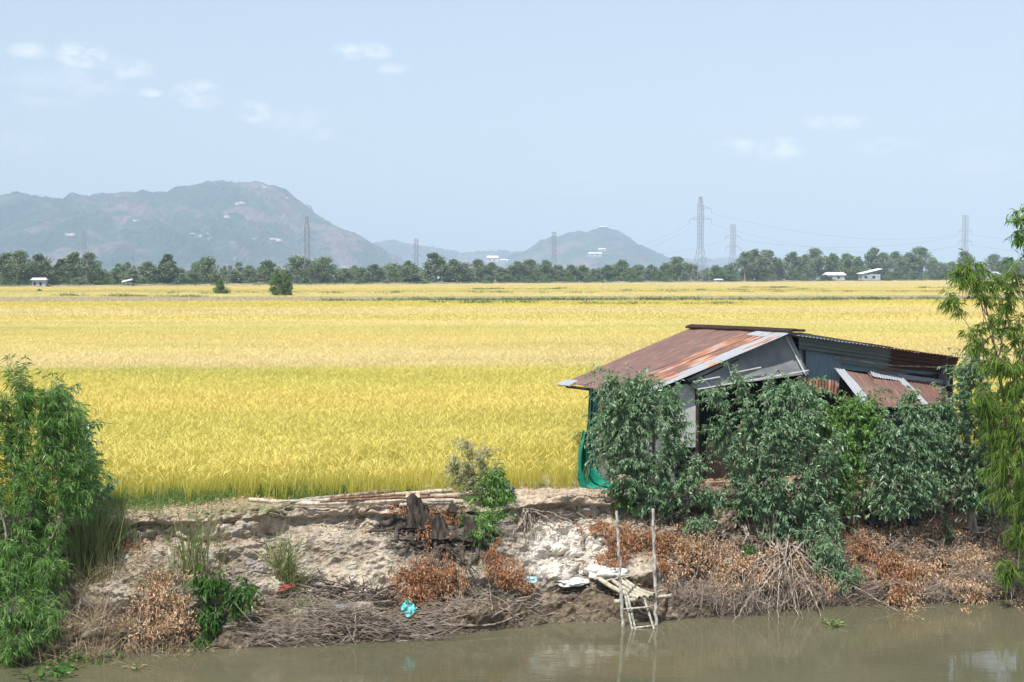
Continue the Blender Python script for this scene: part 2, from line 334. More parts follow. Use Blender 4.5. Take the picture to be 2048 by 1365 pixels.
for (px, py, rx, ry, amt) in [(62, 104, 42, 18, .55), (165, 112, 50, 30, .9), (245, 140, 60, 26, .55), (150, 165, 120, 34, .3), (300, 187, 24, 10, .7), (395, 192, 52, 30, .8), (505, 226, 38, 26, .75), (600, 250, 70, 45, .25), (645, 266, 18, 18, .4), (722, 105, 62, 22, .65), (785, 140, 34, 14, .4), (100, 200, 70, 24, .3), (1470, 296, 44, 20, .7), (1562, 302, 46, 28, .8), (1672, 246, 66, 20, .45), (1775, 294, 70, 18, .4), (1950, 325, 90, 26, .25), (1160, 370, 120, 30, .15), (40, 290, 60, 26, .2)]:
    d0 = unit(ray(px, py)); R_ = unit(np.cross(d0, [0, 0, 1])); U_ = np.cross(R_, d0)
    def dot(v):
        k = N(nt, 'ShaderNodeVectorMath', operation='DOT_PRODUCT'); ln(nt, gen, k.inputs[0]); k.inputs[1].default_value = tuple(v); return k.outputs['Value']
    a = math_(nt, 'MULTIPLY', dot(R_), F/rx); b = math_(nt, 'MULTIPLY', dot(U_), F/ry)
    b2 = math_(nt, 'MULTIPLY', b, math_(nt, 'ADD', 1.0, math_(nt, 'MULTIPLY', math_(nt, 'LESS_THAN', b, 0), .25)))
    rr = math_(nt, 'ADD', math_(nt, 'MULTIPLY', a, a), math_(nt, 'MULTIPLY', b2, b2))
    fr = math_(nt, 'GREATER_THAN', dot(d0), .5)
    e = math_(nt, 'MULTIPLY', math_(nt, 'MULTIPLY', math_(nt, 'SUBTRACT', 1.35, rr, clamp=False), amt), fr)
    e = math_(nt, 'MAXIMUM', e, 0.0); tot = e if tot is None else math_(nt, 'MAXIMUM', tot, e)
cn = noise(nt, 52, 8, gen, .6, (1, 1, 1.9)); 
cl = math_(nt, 'MULTIPLY', tot, ramp(nt, cn, [(.37, (0, 0, 0)), (.63, (1, 1, 1))]))
cl = ramp(nt, cl, [(.02, (0, 0, 0)), (.8, (.5, .5, .5))])
skc = mix(nt, cl, skc, (9.3, 9.4, 9.6))
bg = N(nt, 'ShaderNodeBackground'); bg.inputs[1].default_value = .112; ln(nt, skc, bg.inputs[0])
ow = N(nt, 'ShaderNodeOutputWorld'); ln(nt, bg.outputs[0], ow.inputs[0])
sc = bpy.context.scene
sc.view_settings.view_transform = 'Standard'; sc.view_settings.look = 'None'; sc.view_settings.exposure = .42; sc.view_settings.gamma = 1
cy = sc.cycles; cy.max_bounces = 6; cy.diffuse_bounces = 3; cy.glossy_bounces = 3; cy.transmission_bounces = 4; cy.transparent_max_bounces = 8; cy.volume_bounces = 0
cy.use_denoising = True; cy.denoiser = 'OPENIMAGEDENOISE'; cy.denoising_input_passes = 'RGB_ALBEDO_NORMAL'; cy.denoising_prefilter = 'ACCURATE'; cy.sample_clamp_indirect = 6
cy.use_adaptive_sampling = True; cy.adaptive_threshold = .008
# ---------------------------------------------------------------- terrain
def edge(x): return 25.95+.272*np.clip(x, -60, 60)+.10*np.sin(np.asarray(x)*1.3+.6)+.06*np.sin(np.asarray(x)*3.1)
TP = np.array([-3.0, -.4, 0, .18, .62, .85, 1.25, 1.7, 2.12, 2.22, 2.08, 2.12, 2.5, 3.2, 6.2])
ZP = np.array([-3.4, -2.4, -2.07, -1.66, -1.52, -1.15, -.92, -.58, -.42, -.2, -.12, -.03, .02, .02, .0])
SP = np.concatenate([[0], np.cumsum(np.hypot(np.diff(TP), np.diff(ZP)))])
def bank_pts(x, s):
    t = np.interp(s, SP, TP); z = np.interp(s, SP, ZP)
    # right side: a lower lip and a softer slope, more of a ramp
    r = 1/(1+np.exp(-(x-3.2)*1.6)); act = np.clip((t+.3)/.5, 0, 1)*np.clip((2.7-t)/.5, 0, 1)
    z = z-r*.22*np.clip((t-.6), 0, 1.2)*np.clip((3.1-t)/.6, 0, 1)
    y = edge(x)+t
    q = np.stack([x, y*1.0, z], -1)
    y = y+.22*fbm(np.stack([x*.55, x*0, x*0], -1), 3, 77)*np.clip((t+.2)/.6, 0, 1)*np.clip((4.2-t)/1.2, 0, 1)
    big = fbm(q*np.array([.9, .9, 1.3]), 3, 5); md = fbm(q*np.array([2.6, 2.6, 3.4]), 4, 9); fi = fbm(q*9.0, 4, 21); cr = 1-abs(fbm(q*np.array([3.4, 3.4, 4.2]), 3, 33))*2.2
    fi2 = fbm(q*22.0, 2, 55)
    ca_ = np.clip(fbm(q*np.array([.8, .8, .8]), 2, 91)*2, 0, 1); d = .24*big+.13*md+.045*fi+.014*fi2-.13*ca_*np.clip(cr, 0, 1)**4-.16*np.clip(fbm(q*np.array([1.7, 1.7, 1.7]), 2, 101)-.45, 0, 1)
    y = y-.28*np.clip(fbm(np.stack([x*.8, x*0, x*0], -1), 3, 131)*1.6+.1, 0, 1)*np.clip(1-abs(z+.38)/.4, 0, 1)*(t > 1.4)*(t < 2.4)+.30*np.clip(fbm(np.stack([x*1.1, z*2, x*0], -1), 3, 61)+.25, 0, 1)*np.clip(1-abs(z+.33)/.22, 0, 1)*(t > 1.9)*(t < 2.4)
    lip = np.clip(1-abs(t-2.13)/.15, 0, 1)*np.clip((z+.45)/.3, 0, 1)
    y = y+act*d*-1.0+lip*.05*md
    z = z+act*(.45*d)+(1-act)*np.clip(t, 0, 1)*(.012*fi+.014)
    y = y+act*(.35+.65*r)*.34*np.clip(fbm(np.stack([x*1.6, z*2.6, x*0+3], -1), 3, 171)*1.5-.1, 0, 1)*np.clip(1-abs(z+1.15)/.42, 0, 1)
    y = y-act*r*.16*np.clip(fbm(q*np.array([1.5, 1.5, 2.0]), 3, 191), 0, 1)
    mud = np.clip(1-abs(t-.35)/.5, 0, 1)
    z = z+mud*.06*md
    return np.stack([x, y, z], -1)
xs = np.concatenate([[-11000, -800, -200], np.arange(-60, -12.5, .5), np.arange(-12.5, 13.0, .035), np.arange(13, 60.1, .5), [200, 800, 11000]])
ss = np.concatenate([np.linspace(0, SP[2], 8)[:-1], np.linspace(SP[2], SP[12], 200), np.linspace(SP[12], SP[-1], 40)[1:]])
Xg, Sg = np.meshgrid(xs, ss, indexing='ij'); BV = bank_pts(Xg, Sg)
def gridfaces(n, m):
    i = np.arange(n-1)[:, None]*m; j = np.arange(m-1)[None]; return np.stack([i+j, i+m+j, i+m+j+1, i+j+1], -1).reshape(-1, 4)
a = Acc(); a.add(BV.reshape(-1, 3), gridfaces(len(xs), len(ss))); single('riverbank', None, None, a, M['bank'], kind='structure', smooth=False)
# height lookup table for placing things (top surface by x,y)
hx = np.arange(-12.5, 12.5, .05); ht = np.arange(-.6, 6.0, .03)
_k0 = np.searchsorted(xs, hx); _H = np.zeros((len(hx), len(ht)))
for i, k in enumerate(_k0):
    p = BV[min(k, len(xs)-1)]; yy = p[:, 1]-edge(xs[min(k, len(xs)-1)]); o = np.maximum.accumulate(yy)
    _H[i] = np.interp(ht, o, np.maximum.accumulate(p[:, 2]))
def surf(x, y):
    t = y-edge(x); i = int(np.clip(round((x+12.5)/.05), 0, len(hx)-1)); 
    if t > 5.9: return 0.02
    j = int(np.clip(round((t+.6)/.03), 0, len(ht)-1)); return float(_H[i, j])
def B(px, py, lift=0.0):
    r = ray(px, py); r = r/r[1]; o = np.array([0, 0, CAMH])
    for d in np.arange(22, 40, .03):
        p = o+r*d
        if p[2] < surf(p[0], p[1]) or p[2] < WZ: return p+np.array([0, 0, lift])
    return G(px, py) if py > 600 else P(px, py, 200.)
# ground sheet
gx = np.concatenate([[-11000, -3000, -800, -200], np.arange(-60, 61, 4.), [200, 800, 3000, 11000]]); gy = np.array([0, 3, 10, 30, 80, 200, 500, 1200, 3000, 10900.])
GX, GY = np.meshgrid(gx, gy, indexing='ij'); y0 = edge(GX)+5.7; a = Acc()
a.add(np.stack([GX, np.where(GY == 10900, 10900, y0+GY), np.full_like(GX, -.02)], -1).reshape(-1, 3), gridfaces(len(gx), len(gy)))
single('ground', None, None, a, M['ground'], kind='structure')
a = Acc(); a.add([[-11000, -280, WZ], [11000, -280, WZ], [11000, 70, WZ], [-11000, 70, WZ]], [[0, 1, 2, 3]]); single('river_water', None, None, a, M['water'], kind='structure')
a = Acc(); a.add([[-11000, -280, -3.6], [11000, -280, -3.6], [11000, 70, -3.6], [-11000, 70, -3.6]], [[0, 1, 2, 3]]); single('riverbed', None, None, a, M['ground'], kind='structure')
# haze
hm, nt = newmat('haze_air'); pv = N(nt, 'ShaderNodeVolumePrincipled', i={'Density': .00020, 'Color': (.68, .84, 1.0, 1), 'Anisotropy': -.25}); o_ = N(nt, 'ShaderNodeOutputMaterial'); ln(nt, pv.outputs[0], o_.inputs['Volume'])
a = Acc(); box(a, (0, 5550, 207), (22800, 11900, 426)); hz = single('haze', 'pale blue air over the plain fading the far hills', 'haze', a, hm, kind='stuff')
# ---------------------------------------------------------------- rice
def gn_scatter(name, protos, pts, rots, scales, idx, kind_label, cat, kind='stuff'):
    me = bpy.data.meshes.new(name+'_points'); me.vertices.add(len(pts)); me.vertices.foreach_set('co', np.asarray(pts, np.float32).ravel())
    for nm, arr, ty in (('rot', rots, 'FLOAT'), ('scl', scales, 'FLOAT'), ('idx', idx, 'INT')):
        at = me.attributes.new(nm, ty, 'POINT'); at.data.foreach_set('value', np.asarray(arr, np.int32 if ty == 'INT' else np.float32))
    o = bpy.data.objects.new(name, me); C.objects.link(o); tag(o, kind_label, cat, kind=kind)
    g = bpy.data.node_groups.new(name+'_scatter', 'GeometryNodeTree')
    g.interface.new_socket(name='Geometry', in_out='INPUT', socket_type='NodeSocketGeometry'); g.interface.new_socket(name='Geometry', in_out='OUTPUT', socket_type='NodeSocketGeometry')
    gi = g.nodes.new('NodeGroupInput'); go = g.nodes.new('NodeGroupOutput'); jn = g.nodes.new('GeometryNodeJoinGeometry')
    def na(n, t): k = g.nodes.new('GeometryNodeInputNamedAttribute'); k.data_type = t; k.inputs[0].default_value = n; return k.outputs[0]
    for pi, pr in enumerate(protos):
        ip = g.nodes.new('GeometryNodeInstanceOnPoints'); g.links.new(gi.outputs[0], ip.inputs['Points'])
        oi = g.nodes.new('GeometryNodeObjectInfo'); oi.inputs[0].default_value = pr; oi.transform_space = 'ORIGINAL'; g.links.new(oi.outputs['Geometry'], ip.inputs['Instance'])
        cp = g.nodes.new('FunctionNodeCompare'); cp.data_type = 'INT'; cp.operation = 'EQUAL'; g.links.new(na('idx', 'INT'), cp.inputs[2]); cp.inputs[3].default_value = pi; g.links.new(cp.outputs[0], ip.inputs['Selection'])
        cx = g.nodes.new('ShaderNodeCombineXYZ'); g.links.new(na('rot', 'FLOAT'), cx.inputs[2]); g.links.new(cx.outputs[0], ip.inputs['Rotation'])
        g.links.new(na('scl', 'FLOAT'), ip.inputs['Scale']); g.links.new(ip.outputs[0], jn.inputs[0])
    g.links.new(jn.outputs[0], go.inputs[0]); md = o.modifiers.new('scatter', 'NODES'); md.node_group = g; return o
def proto(name, acc, mats, idxs=None):
    me = acc.mesh(name)
    for m_ in (mats if isinstance(mats, list) else [mats]): me.materials.append(m_)
    if idxs is not None: me.polygons.foreach_set('material_index', np.asarray(idxs, np.int32))
    return bpy.data.objects.new(name, me)
def rice_tile(seed, size, sp, nb, wid, hgt=.74):
    rng = np.random.default_rng(seed); a = Acc(); n = int(size/sp)
    gx_, gy_ = np.meshgrid(np.arange(n)*sp+sp/2-size/2, np.arange(n)*sp+sp/2-size/2); c = np.stack([gx_.ravel(), gy_.ravel()], -1)+rng.normal(size=(n*n, 2))*sp*.25
    k = np.repeat(np.arange(n*n), nb); hv = np.repeat(.9+.2*rng.random(n*n), nb); Bp = np.zeros((len(k), 3)); Bp[:, :2] = c[k]+rng.normal(size=(len(k), 2))*.03
    th = rng.random(len(k))*2*np.pi; le = np.abs(rng.normal(size=len(k)))*.13
    D = np.stack([np.cos(th)*le, np.sin(th)*le, np.ones(len(k))], -1)
    L = hgt*hv*(.72+.36*rng.random(len(k)))
    blades(a, Bp, D, L, wid, rng, curve=.04+.16*rng.random(len(k)), segs=3, tint=np.clip(rng.normal(size=len(k))*.22+.42, 0, 1))
    # drooping grain heads
    m = len(k)//3; q = rng.integers(0, len(k), m); top = Bp[q]+unit(D[q])*(L[q]*.86)[:, None]
    dd = np.stack([np.cos(th[q]), np.sin(th[q]), 1.4+1.2*rng.random(m)], -1)
    blades(a, top, dd, .16, wid*1.5, rng, curve=.35, segs=2, tint=.7+.3*rng.random(m))
    return a
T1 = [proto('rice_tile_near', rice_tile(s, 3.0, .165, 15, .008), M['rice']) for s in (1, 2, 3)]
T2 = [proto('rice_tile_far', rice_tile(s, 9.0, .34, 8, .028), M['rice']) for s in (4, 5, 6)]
rng = np.random.default_rng(7)
def field_pts(step, y0_, y1_, seed):
    r = np.random.default_rng(seed); X_, Y_ = np.meshgrid(np.arange(-470, 470, step), np.arange(y0_, y1_, step)); X_ = X_.ravel(); Y_ = Y_.ravel()
    k = (abs(X_) < .46*Y_+11); X_ = X_[k]; Y_ = Y_[k]
    far = (X_-LA[0])*(LB[1]-LA[1])/(LB[0]-LA[0])+LA[1]
    near = np.where(X_ < -.2, edge(X_)+4.0+step/2, np.where(X_ < 1.2, edge(X_)+3.6+step/2, np.where(X_ < 3.0, 36, np.where(X_ > 12.3, edge(X_)+5.0, 38.5))))
    k = (Y_ < far) & (Y_ > near); X_ = X_[k]; Y_ = Y_[k]; n = len(X_)
    return np.stack([X_, Y_, np.full(n, 0.0)], -1), r.integers(0, 4, n)*math.pi/2, .93+.12*r.random(n), r.integers(0, 3, n)
p1 = field_pts(2.9, 27.5, 118, 1); p2 = field_pts(8.6, 118, 975, 2)
# small edge tiles fill the slanting front of the field
TE = [proto('rice_tile_edge', rice_tile(s, .9, .165, 15, .008, .7), M['rice']) for s in (11, 12, 13)]
ex = []; r_ = np.random.default_rng(4)
for x in np.arange(-12, 1.4, .82):
    y_ = edge(x)+3.55+(.35 if x < -5 else 0)
    for j in range(9): ex.append((x+r_.normal()*.06, y_+j*.82+r_.normal()*.08, 0))
ex = np.array(ex); ne = len(ex)
prot = T1+T2+TE
allp = np.concatenate([p1[0], p2[0], ex]); allr = np.concatenate([p1[1], p2[1], r_.random(ne)*6]); alls = np.concatenate([p1[2], p2[2], .85+.2*r_.random(ne)]); alli = np.concatenate([p1[3], p2[3]+3, r_.integers(0, 3, ne)+6])
gn_scatter('rice_crop', prot, allp, allr, alls, alli, 'ripe golden yellow rice filling the paddies up to the tree line', 'rice')
# weeds on the low dikes across the paddies
def tuft_proto(seed, n, h, wd, sp, mat):
    r = np.random.default_rng(seed); a = Acc(); Bp = np.zeros((n, 3)); Bp[:, :2] = r.normal(size=(n, 2))*sp
    th = r.random(n)*6.28; le = r.random(n)*.5; D = np.stack([np.cos(th)*le, np.sin(th)*le, np.ones(n)], -1); blades(a, Bp, D, h*(.5+.6*r.random(n)), wd, r, .3, 3); return proto('weed_tuft', a, mat)
TW = [tuft_proto(21, 60, 1.25, .1, .7, M['reed']), tuft_proto(22, 70, 1.1, .09, .8, M['weed'])]
wp = []; r_ = np.random.default_rng(9)
for x0, x1, yp0, yp1, n in ((640, 2048, 600.5, 598, 260), (1250, 1650, 581, 579, 34), (930, 1130, 579, 578, 26), (120, 450, 591, 594, 30), (1480, 1600, 575, 575, 24), (1800, 1950, 576, 575, 12), (860, 1500, 604, 607, 40), (100, 2000, 587, 583, 60)):
    for i in range(n):
        t = r_.random(); px = x0+(x1-x0)*t; py = yp0+(yp1-yp0)*t+r_.normal()*.35; q = G(px, py, .72); wp.append((q[0], q[1], .15))
wp = np.array(wp); gn_scatter('dike_weeds', TW, wp, r_.random(len(wp))*6, .6+.7*r_.random(len(wp)), r_.integers(0, 2, len(wp)), 'green weeds along the low dikes between the paddies', 'weeds')
# ---------------------------------------------------------------- hills
def hill(name, pts, D, depth, seed, rough=7.0, x_ext=0):
    pts = np.array(pts, float); X = (pts[:, 0]-1024)/F*D; H = (549-pts[:, 1])/F*D+CAMH
    nx = int(max(80, (X[-1]-X[0])/9)); x = np.linspace(X[0], X[-1], nx); h = np.interp(x, X, H)
    k = np.hanning(9); k /= k.sum(); h = np.convolve(np.pad(h, 4, 'edge'), k, 'valid')
    v = np.linspace(-1, 1, 90); XX, VV = np.meshgrid(x, v, indexing='ij'); HH = h[:, None]
    YY = D+VV*depth*(.35+.65*np.clip(HH/200, .2, 1.3))
    q = np.stack([XX, YY, XX*0], -1)
    prof = np.clip(1-np.abs(VV)**1.25, 0, 1)
    spur = fbm(q/320., 4, seed); gul = 1-abs(fbm(q/150., 4, seed+5))*1.6
    w_ = np.clip(np.abs(VV)*3, 0, 1)*np.clip(prof*4, 0, 1)
    Z = HH*prof+w_*(HH*.16*spur-HH*.10*np.clip(gul, 0, 1))
    Z = np.minimum(Z, HH*(1-.1*np.abs(VV)))
    Z += (fbm(q/60., 3, seed+9)*rough*1.3+fbm(q/16., 2, seed+3)*rough*.8)*np.clip(prof*5, 0, 1)
    Z = np.where(prof < .02, -5, Z)
    a = Acc(); a.add(np.stack([XX, YY, Z], -1).reshape(-1, 3), gridfaces(nx, 90)); return single(name, None, None, a, M['hill'], kind='structure')
hill('hills', [(-260, 430), (-120, 400), (0, 402), (22, 392), (55, 390), (90, 397), (125, 397), (150, 408), (170, 408), (185, 397), (215, 388), (240, 390), (290, 393), (330, 387), (365, 394), (395, 374), (430, 366), (480, 368), (530, 367), (560, 374), (585, 390), (610, 414), (640, 438), (665, 452), (700, 470), (735, 487), (760, 505), (790, 530), (810, 548)], 5000, 1300, 3)
hill('hills', [(560, 500), (590, 466), (615, 452), (645, 446), (690, 458), (725, 474), (750, 492), (790, 515), (840, 540)], 4500, 420, 13, 6)
hill('hills', [(600, 520), (700, 500), (745, 488), (780, 481), (815, 484), (850, 495), (920, 503), (1000, 506), (1040, 505), (1100, 508), (1200, 512), (1300, 520), (1400, 519), (1460, 518), (1560, 528), (1760, 535), (2100, 540)], 7200, 900, 23, 9)
hill('hills', [(1010, 520), (1040, 505), (1065, 492), (1095, 478), (1130, 468), (1165, 462), (1205, 457), (1240, 460), (1262, 475), (1280, 492), (1310, 505), (1340, 515), (1400, 530), (1460, 548)], 5600, 700, 33, 6)
# ---------------------------------------------------------------- far trees
def crown(seed, H, W, trunk_h=.22, n=1500, spiky=0.0, leaf=.5, clumps=26):
    r = np.random.default_rng(seed); a = Acc(); t = Acc(); z0 = H*trunk_h
    pts = [np.array([0, 0, 0.])]; 
    nst = 1+(seed % 3)
    tips = []
    for s in range(nst):
        b = np.array([r.normal()*W*.06, r.normal()*W*.06, 0]); p = np.array([b, b+[r.normal()*.3, r.normal()*.3, H*.35], b+[r.normal()*W*.12, r.normal()*W*.1, H*.62], b+[r.normal()*W*.15, r.normal()*W*.1, H*.93]])
        tube(t, p, [H*.018, H*.014, H*.009, H*.003], 6); tips.append(p)
    cs = []
    for i in range(clumps):
        zz = z0+(H-z0)*r.random()**.8; f = (zz-z0)/(H-z0); env = W/2*(math.sin(math.pi*min(1, .18+f*.82))**.55)*(1-.35*spiky*f)
        th = r.random()*6.28; rr = env*r.random()**.5*.85; c = np.array([math.cos(th)*rr, math.sin(th)*rr, zz*(.97)]); cs.append((c, (.1+.11*r.random())*W*(1.15-.4*f)))
        s = tips[r.integers(nst)]; k = r.integers(1, 3); tube(t, [s[k], (s[k]+c)/2+[0, 0, .2], c], [H*.006, H*.004, H*.002], 4)
    per = n//clumps
    for c, rad in cs:
        d = unit(r.normal(size=(per, 3))); p = c+d*rad*(r.random((per, 1))**.45)*np.array([1, 1, .85+.5*spiky])
        leaves(a, p, r.normal(size=(per, 3))+d*.6+[0, 0, .1], leaf*(.6+.8*r.random(per)), leaf*.62, r, .2, .2)
    return t, a
KINDS = [('tall grey green tree', 14, 7.0, .2, .5, 'tree'), ('broad dark tree', 12, 9.5, .12, .0, 'tree'), ('slim tree', 14, 5, .18, .6, 'tree'), ('loose open tree', 14, 9, .28, .3, 'tree'), ('round bright green tree', 11, 10, .1, 0, 'tree2'), ('twin stemmed tree', 13, 8, .15, .4, 'tree')]
protos = []
for i, (lab, H, W, th, sp_, mt) in enumerate(KINDS):
    tt, aa = crown(40+i, H, W, th, 2600, sp_, .62, 34); me1 = tt.mesh('trunk'); me1.materials.append(M['bark']); me2 = aa.mesh('crown'); me2.materials.append(M[mt]); protos.append((lab, H, W, me1, me2, tt, aa))
def dline(px): return 1/((25-14*px/2048.)/(3.75*F))
first = {}
HT = [(0, 'at the left edge'), (1, '')]
trees = [(15, 508, 50, 0), (40, 505, 45, 3), (82, 510, 40, 0), (62, 524, 50, 1), (125, 520, 28, 2), (150, 507, 40, 0), (178, 508, 38, 3), (105, 537, 20, 2), (205, 540, 30, 1), (235, 537, 35, 5), (265, 540, 30, 1), (298, 525, 46, 5), (338, 510, 32, 2), (358, 537, 30, 1), (413, 516, 44, 1), (385, 546, 24, 4), (470, 541, 30, 1), (500, 532, 30, 5), (538, 524, 48, 4), (600, 514, 52, 1), (645, 516, 48, 1), (575, 541, 20, 2), (690, 538, 30, 5), (720, 536, 30, 1), (750, 530, 36, 0), (785, 528, 40, 1), (815, 523, 36, 5), (870, 508, 46, 0), (905, 520, 40, 5), (925, 527, 36, 1), (955, 521, 34, 3), (985, 526, 36, 5), (1010, 541, 26, 2), (1035, 525, 36, 0), (1060, 521, 38, 3), (1090, 522, 36, 5), (1115, 531, 30, 1), (1140, 531, 34, 5), (1165, 533, 34, 4), (1190, 539, 30, 1), (1215, 531, 36, 5), (1245, 523, 44, 4), (1275, 531, 30, 1), (1300, 531, 32, 5), (1330, 529, 36, 4), (1355, 516, 42, 3), (1385, 530, 30, 1), (1430, 533, 36, 4), (1455, 531, 30, 1), (1490, 506, 40, 3), (1510, 501, 36, 0), (1535, 503, 44, 3), (1560, 525, 34, 1), (1585, 506, 34, 0), (1610, 511, 30, 5), (1630, 500, 44, 3), (1665, 511, 44, 4), (1690, 509, 44, 5), (1715, 517, 36, 4), (1745, 498, 34, 0), (1765, 508, 34, 3), (1790, 505, 40, 5), (1815, 508, 40, 0), (1840, 497, 46, 3), (1865, 516, 30, 5), (1885, 527, 30, 1), (1905, 526, 34, 4), (1930, 505, 36, 0), (1985, 511, 36, 3), (2010, 516, 40, 5), (2040, 520, 40, 1), (1960, 531, 30, 1)]
rt = np.random.default_rng(77)
marks = [(80, 'the grey hut at the far left'), (170, 'the faint left pylon'), (255, 'the small stilt hut'), (440, 'the lone round paddy tree'), (563, 'the bushy clump in the paddy'), (615, 'the pylon under the big hill'), (780, 'the orange harvester'), (833, 'the pylon left of the saddle'), (875, 'the white roofed house'), (985, 'the temple on the saddle'), (1108, 'the pylon left of the small hill'), (1205, 'the small hill top'), (1400, 'the tallest pylon'), (1465, 'the second pylon'), (1520, 'the white shelter'), (1600, 'the pale yellow house'), (1668, 'the low grey roofed barn'), (1735, 'the long sloping white roof'), (1928, 'the far right pylon'), (1985, 'the grey house at the far right')]
used = {}
def where(px):
    mk = min(marks, key=lambda m_: abs(m_[0]-px)); dx = px-mk[0]
    s = 'in line with' if abs(dx) < 10 else ('%s of' % ('right' if dx > 0 else 'left') if abs(dx) < 40 else 'far %s of' % ('right' if dx > 0 else 'left'))
    return s+' '+mk[1]
def place_tree(px, ytop, wpx, k, extra=0.0, base_up=0, word=None, grp='trees along the far edge of the paddies'):
    lab, H, W, m1, m2, tt, aa = protos[k]; d = dline(px)+14+extra; X = (px-1024)/F*d; hh = (549-ytop)/F*d+CAMH; ww = wpx/F*d
    root = thing('tree', None, 'tree', (X, d, 0), grp); L = '%s %s' % (word or lab, where(px)); used[L] = used.get(L, 0)+1
    root['label'] = L; root['_k'] = px
    for nm, me in (('trunk', m1), ('crown', m2)): o = bpy.data.objects.new(nm, me); C.objects.link(o); o.parent = root
    root.scale = (ww/W*1.45, ww/W*1.45, hh/H*1.02); root.rotation_euler.z = rt.random()*6.28; return root
TR = [place_tree(*t, extra=rt.random()*25) for t in trees]
for i in range(58):
    px = 8+i*35.6+rt.normal()*7; d = dline(px); yb = 549+CAMH*F/d
    TR.append(place_tree(px, yb-14-rt.random()*12, 16+22*rt.random(), int(rt.choice([1, 4, 4, 5, 2])), extra=-4+rt.random()*12, word='low bushy tree'))
seen = {}
for o in sorted(TR, key=lambda o_: o_['_k']): seen.setdefault(o['label'], []).append(o)
for L, os_ in seen.items():
    if len(os_) > 1:
        L = ' '.join(L.split()[:14]) if len(L.split()) > 14 else L
        for i, o in enumerate(os_):
            tl = sorted(os_, key=lambda q: -q.scale.z); n = len(os_); j = i
            o['label'] = ('left one of two ' if i == 0 else 'right one of two ')+L if n == 2 else ('leftmost ' if i == 0 else 'rightmost ' if i == n-1 else ('middle ' if n == 3 else 'second ' if i == 1 else 'third ' if i == 2 else 'fourth '))+L
for o in TR: del o['_k']
# far woods: one mass beyond
wt = []
for i, (lab, H, W, m1, m2, tt, aa) in enumerate(protos[:3]):
    a = Acc(); t2, a2 = crown(60+i, H, W*1.15, .1, 700, .2, 1.1, 18)
    a.add(np.concatenate(a2.v), np.concatenate(a2.f), np.concatenate(a2.t)); wt.append(proto('wood_tree', a, M['tree']))
wp = []
for i in range(3000):
    px = rt.uniform(-420, 2500); d = dline(min(max(px, -400), 2500))+110+1900*rt.random()**1.3; wp.append(((px-1024)/F*d, d, 0))
wp = np.array(wp); gn_scatter('far_woods', wt, wp, rt.random(len(wp))*6, .34+.34*rt.random(len(wp)), rt.integers(0, 3, len(wp)), 'continuous green woods between the tree line and the hills', 'woods')
sc_ = []
for i in range(900):
    px = rt.uniform(-40, 2100); d = dline(px)+rt.uniform(3, 12); sc_.append(((px-1024)/F*d, d, 0))
sc_ = np.array(sc_); TS = [tuft_proto(31, 70, 1.5, .16, .9, M['dryg']), tuft_proto(32, 70, 1.7, .2, 1.0, M['weed']), tuft_proto(33, 70, 1.5, .2, 1.0, M['reed'])]
gn_scatter('scrub', TS, sc_, rt.random(900)*6, .7+.8*rt.random(900), rt.integers(0, 3, 900), 'dry and green scrub along the foot of the tree line', 'scrub')
# embankment
a = Acc(); xx_ = np.linspace(-300, 420, 120); yy_ = (xx_-LA[0])*(LB[1]-LA[1])/(LB[0]-LA[0])+LA[1]
row = lambda dy, z: np.stack([xx_, yy_+dy, z+.25*fbm(np.stack([xx_*.1, xx_*0+dy, xx_*0], -1), 3)], -1)
V = np.stack([row(-1, -.6), row(1.5, 1.0), row(9, 1.1), row(12, -.6)], 1); a.add(V.reshape(-1, 3), gridfaces(120, 4)); single('embankment_path', None, None, a, plain('embankment_soil', (.34, .26, .2), (.16, .14, .09), scale=.12, rough=.95), kind='structure')
# lone trees in the paddy
def solo(px, ybase, ytop, wpx, seed, label, mat, n=2600, leaf=.28, stems=1, th=.12):
    d = CAMH*F/(ybase-549); X = (px-1024)/F*d; H = (ybase-ytop)/F*d; W = wpx/F*d; t, a = crown(seed, H, W, th, n, 0, leaf, 30)
    r = thing('tree', label, 'tree', (X, d, 0)); o1 = t.mesh('trunk'); o1.materials.append(M['bark']); o2 = a.mesh('crown'); o2.materials.append(M[mat])
    for nm, me in (('trunk', o1), ('crown', o2)): o = bpy.data.objects.new(nm, me); C.objects.link(o); o.parent = r
solo(441, 594, 563, 36, 81, 'small round light green tree standing alone in the rice', 'tree2')
solo(556, 598, 543, 34, 83, 'taller left bushy tree of the clump standing in the rice', 'tree2', 3000, .26, 3, .05)
solo(577, 598, 562, 20, 82, 'shorter right bushy tree of the clump standing in the rice', 'tree2', 1800, .24, 2, .04)
solo(572, 597.6, 548, 26, 84, 'rounded rear tree of the clump standing in the rice', 'tree2', 2200, .26, 2, .12)
solo(80, 588, 580, 13, 85, 'tiny dark bush alone in the rice at far left', 'tree2', 700, .25, 2, .03)
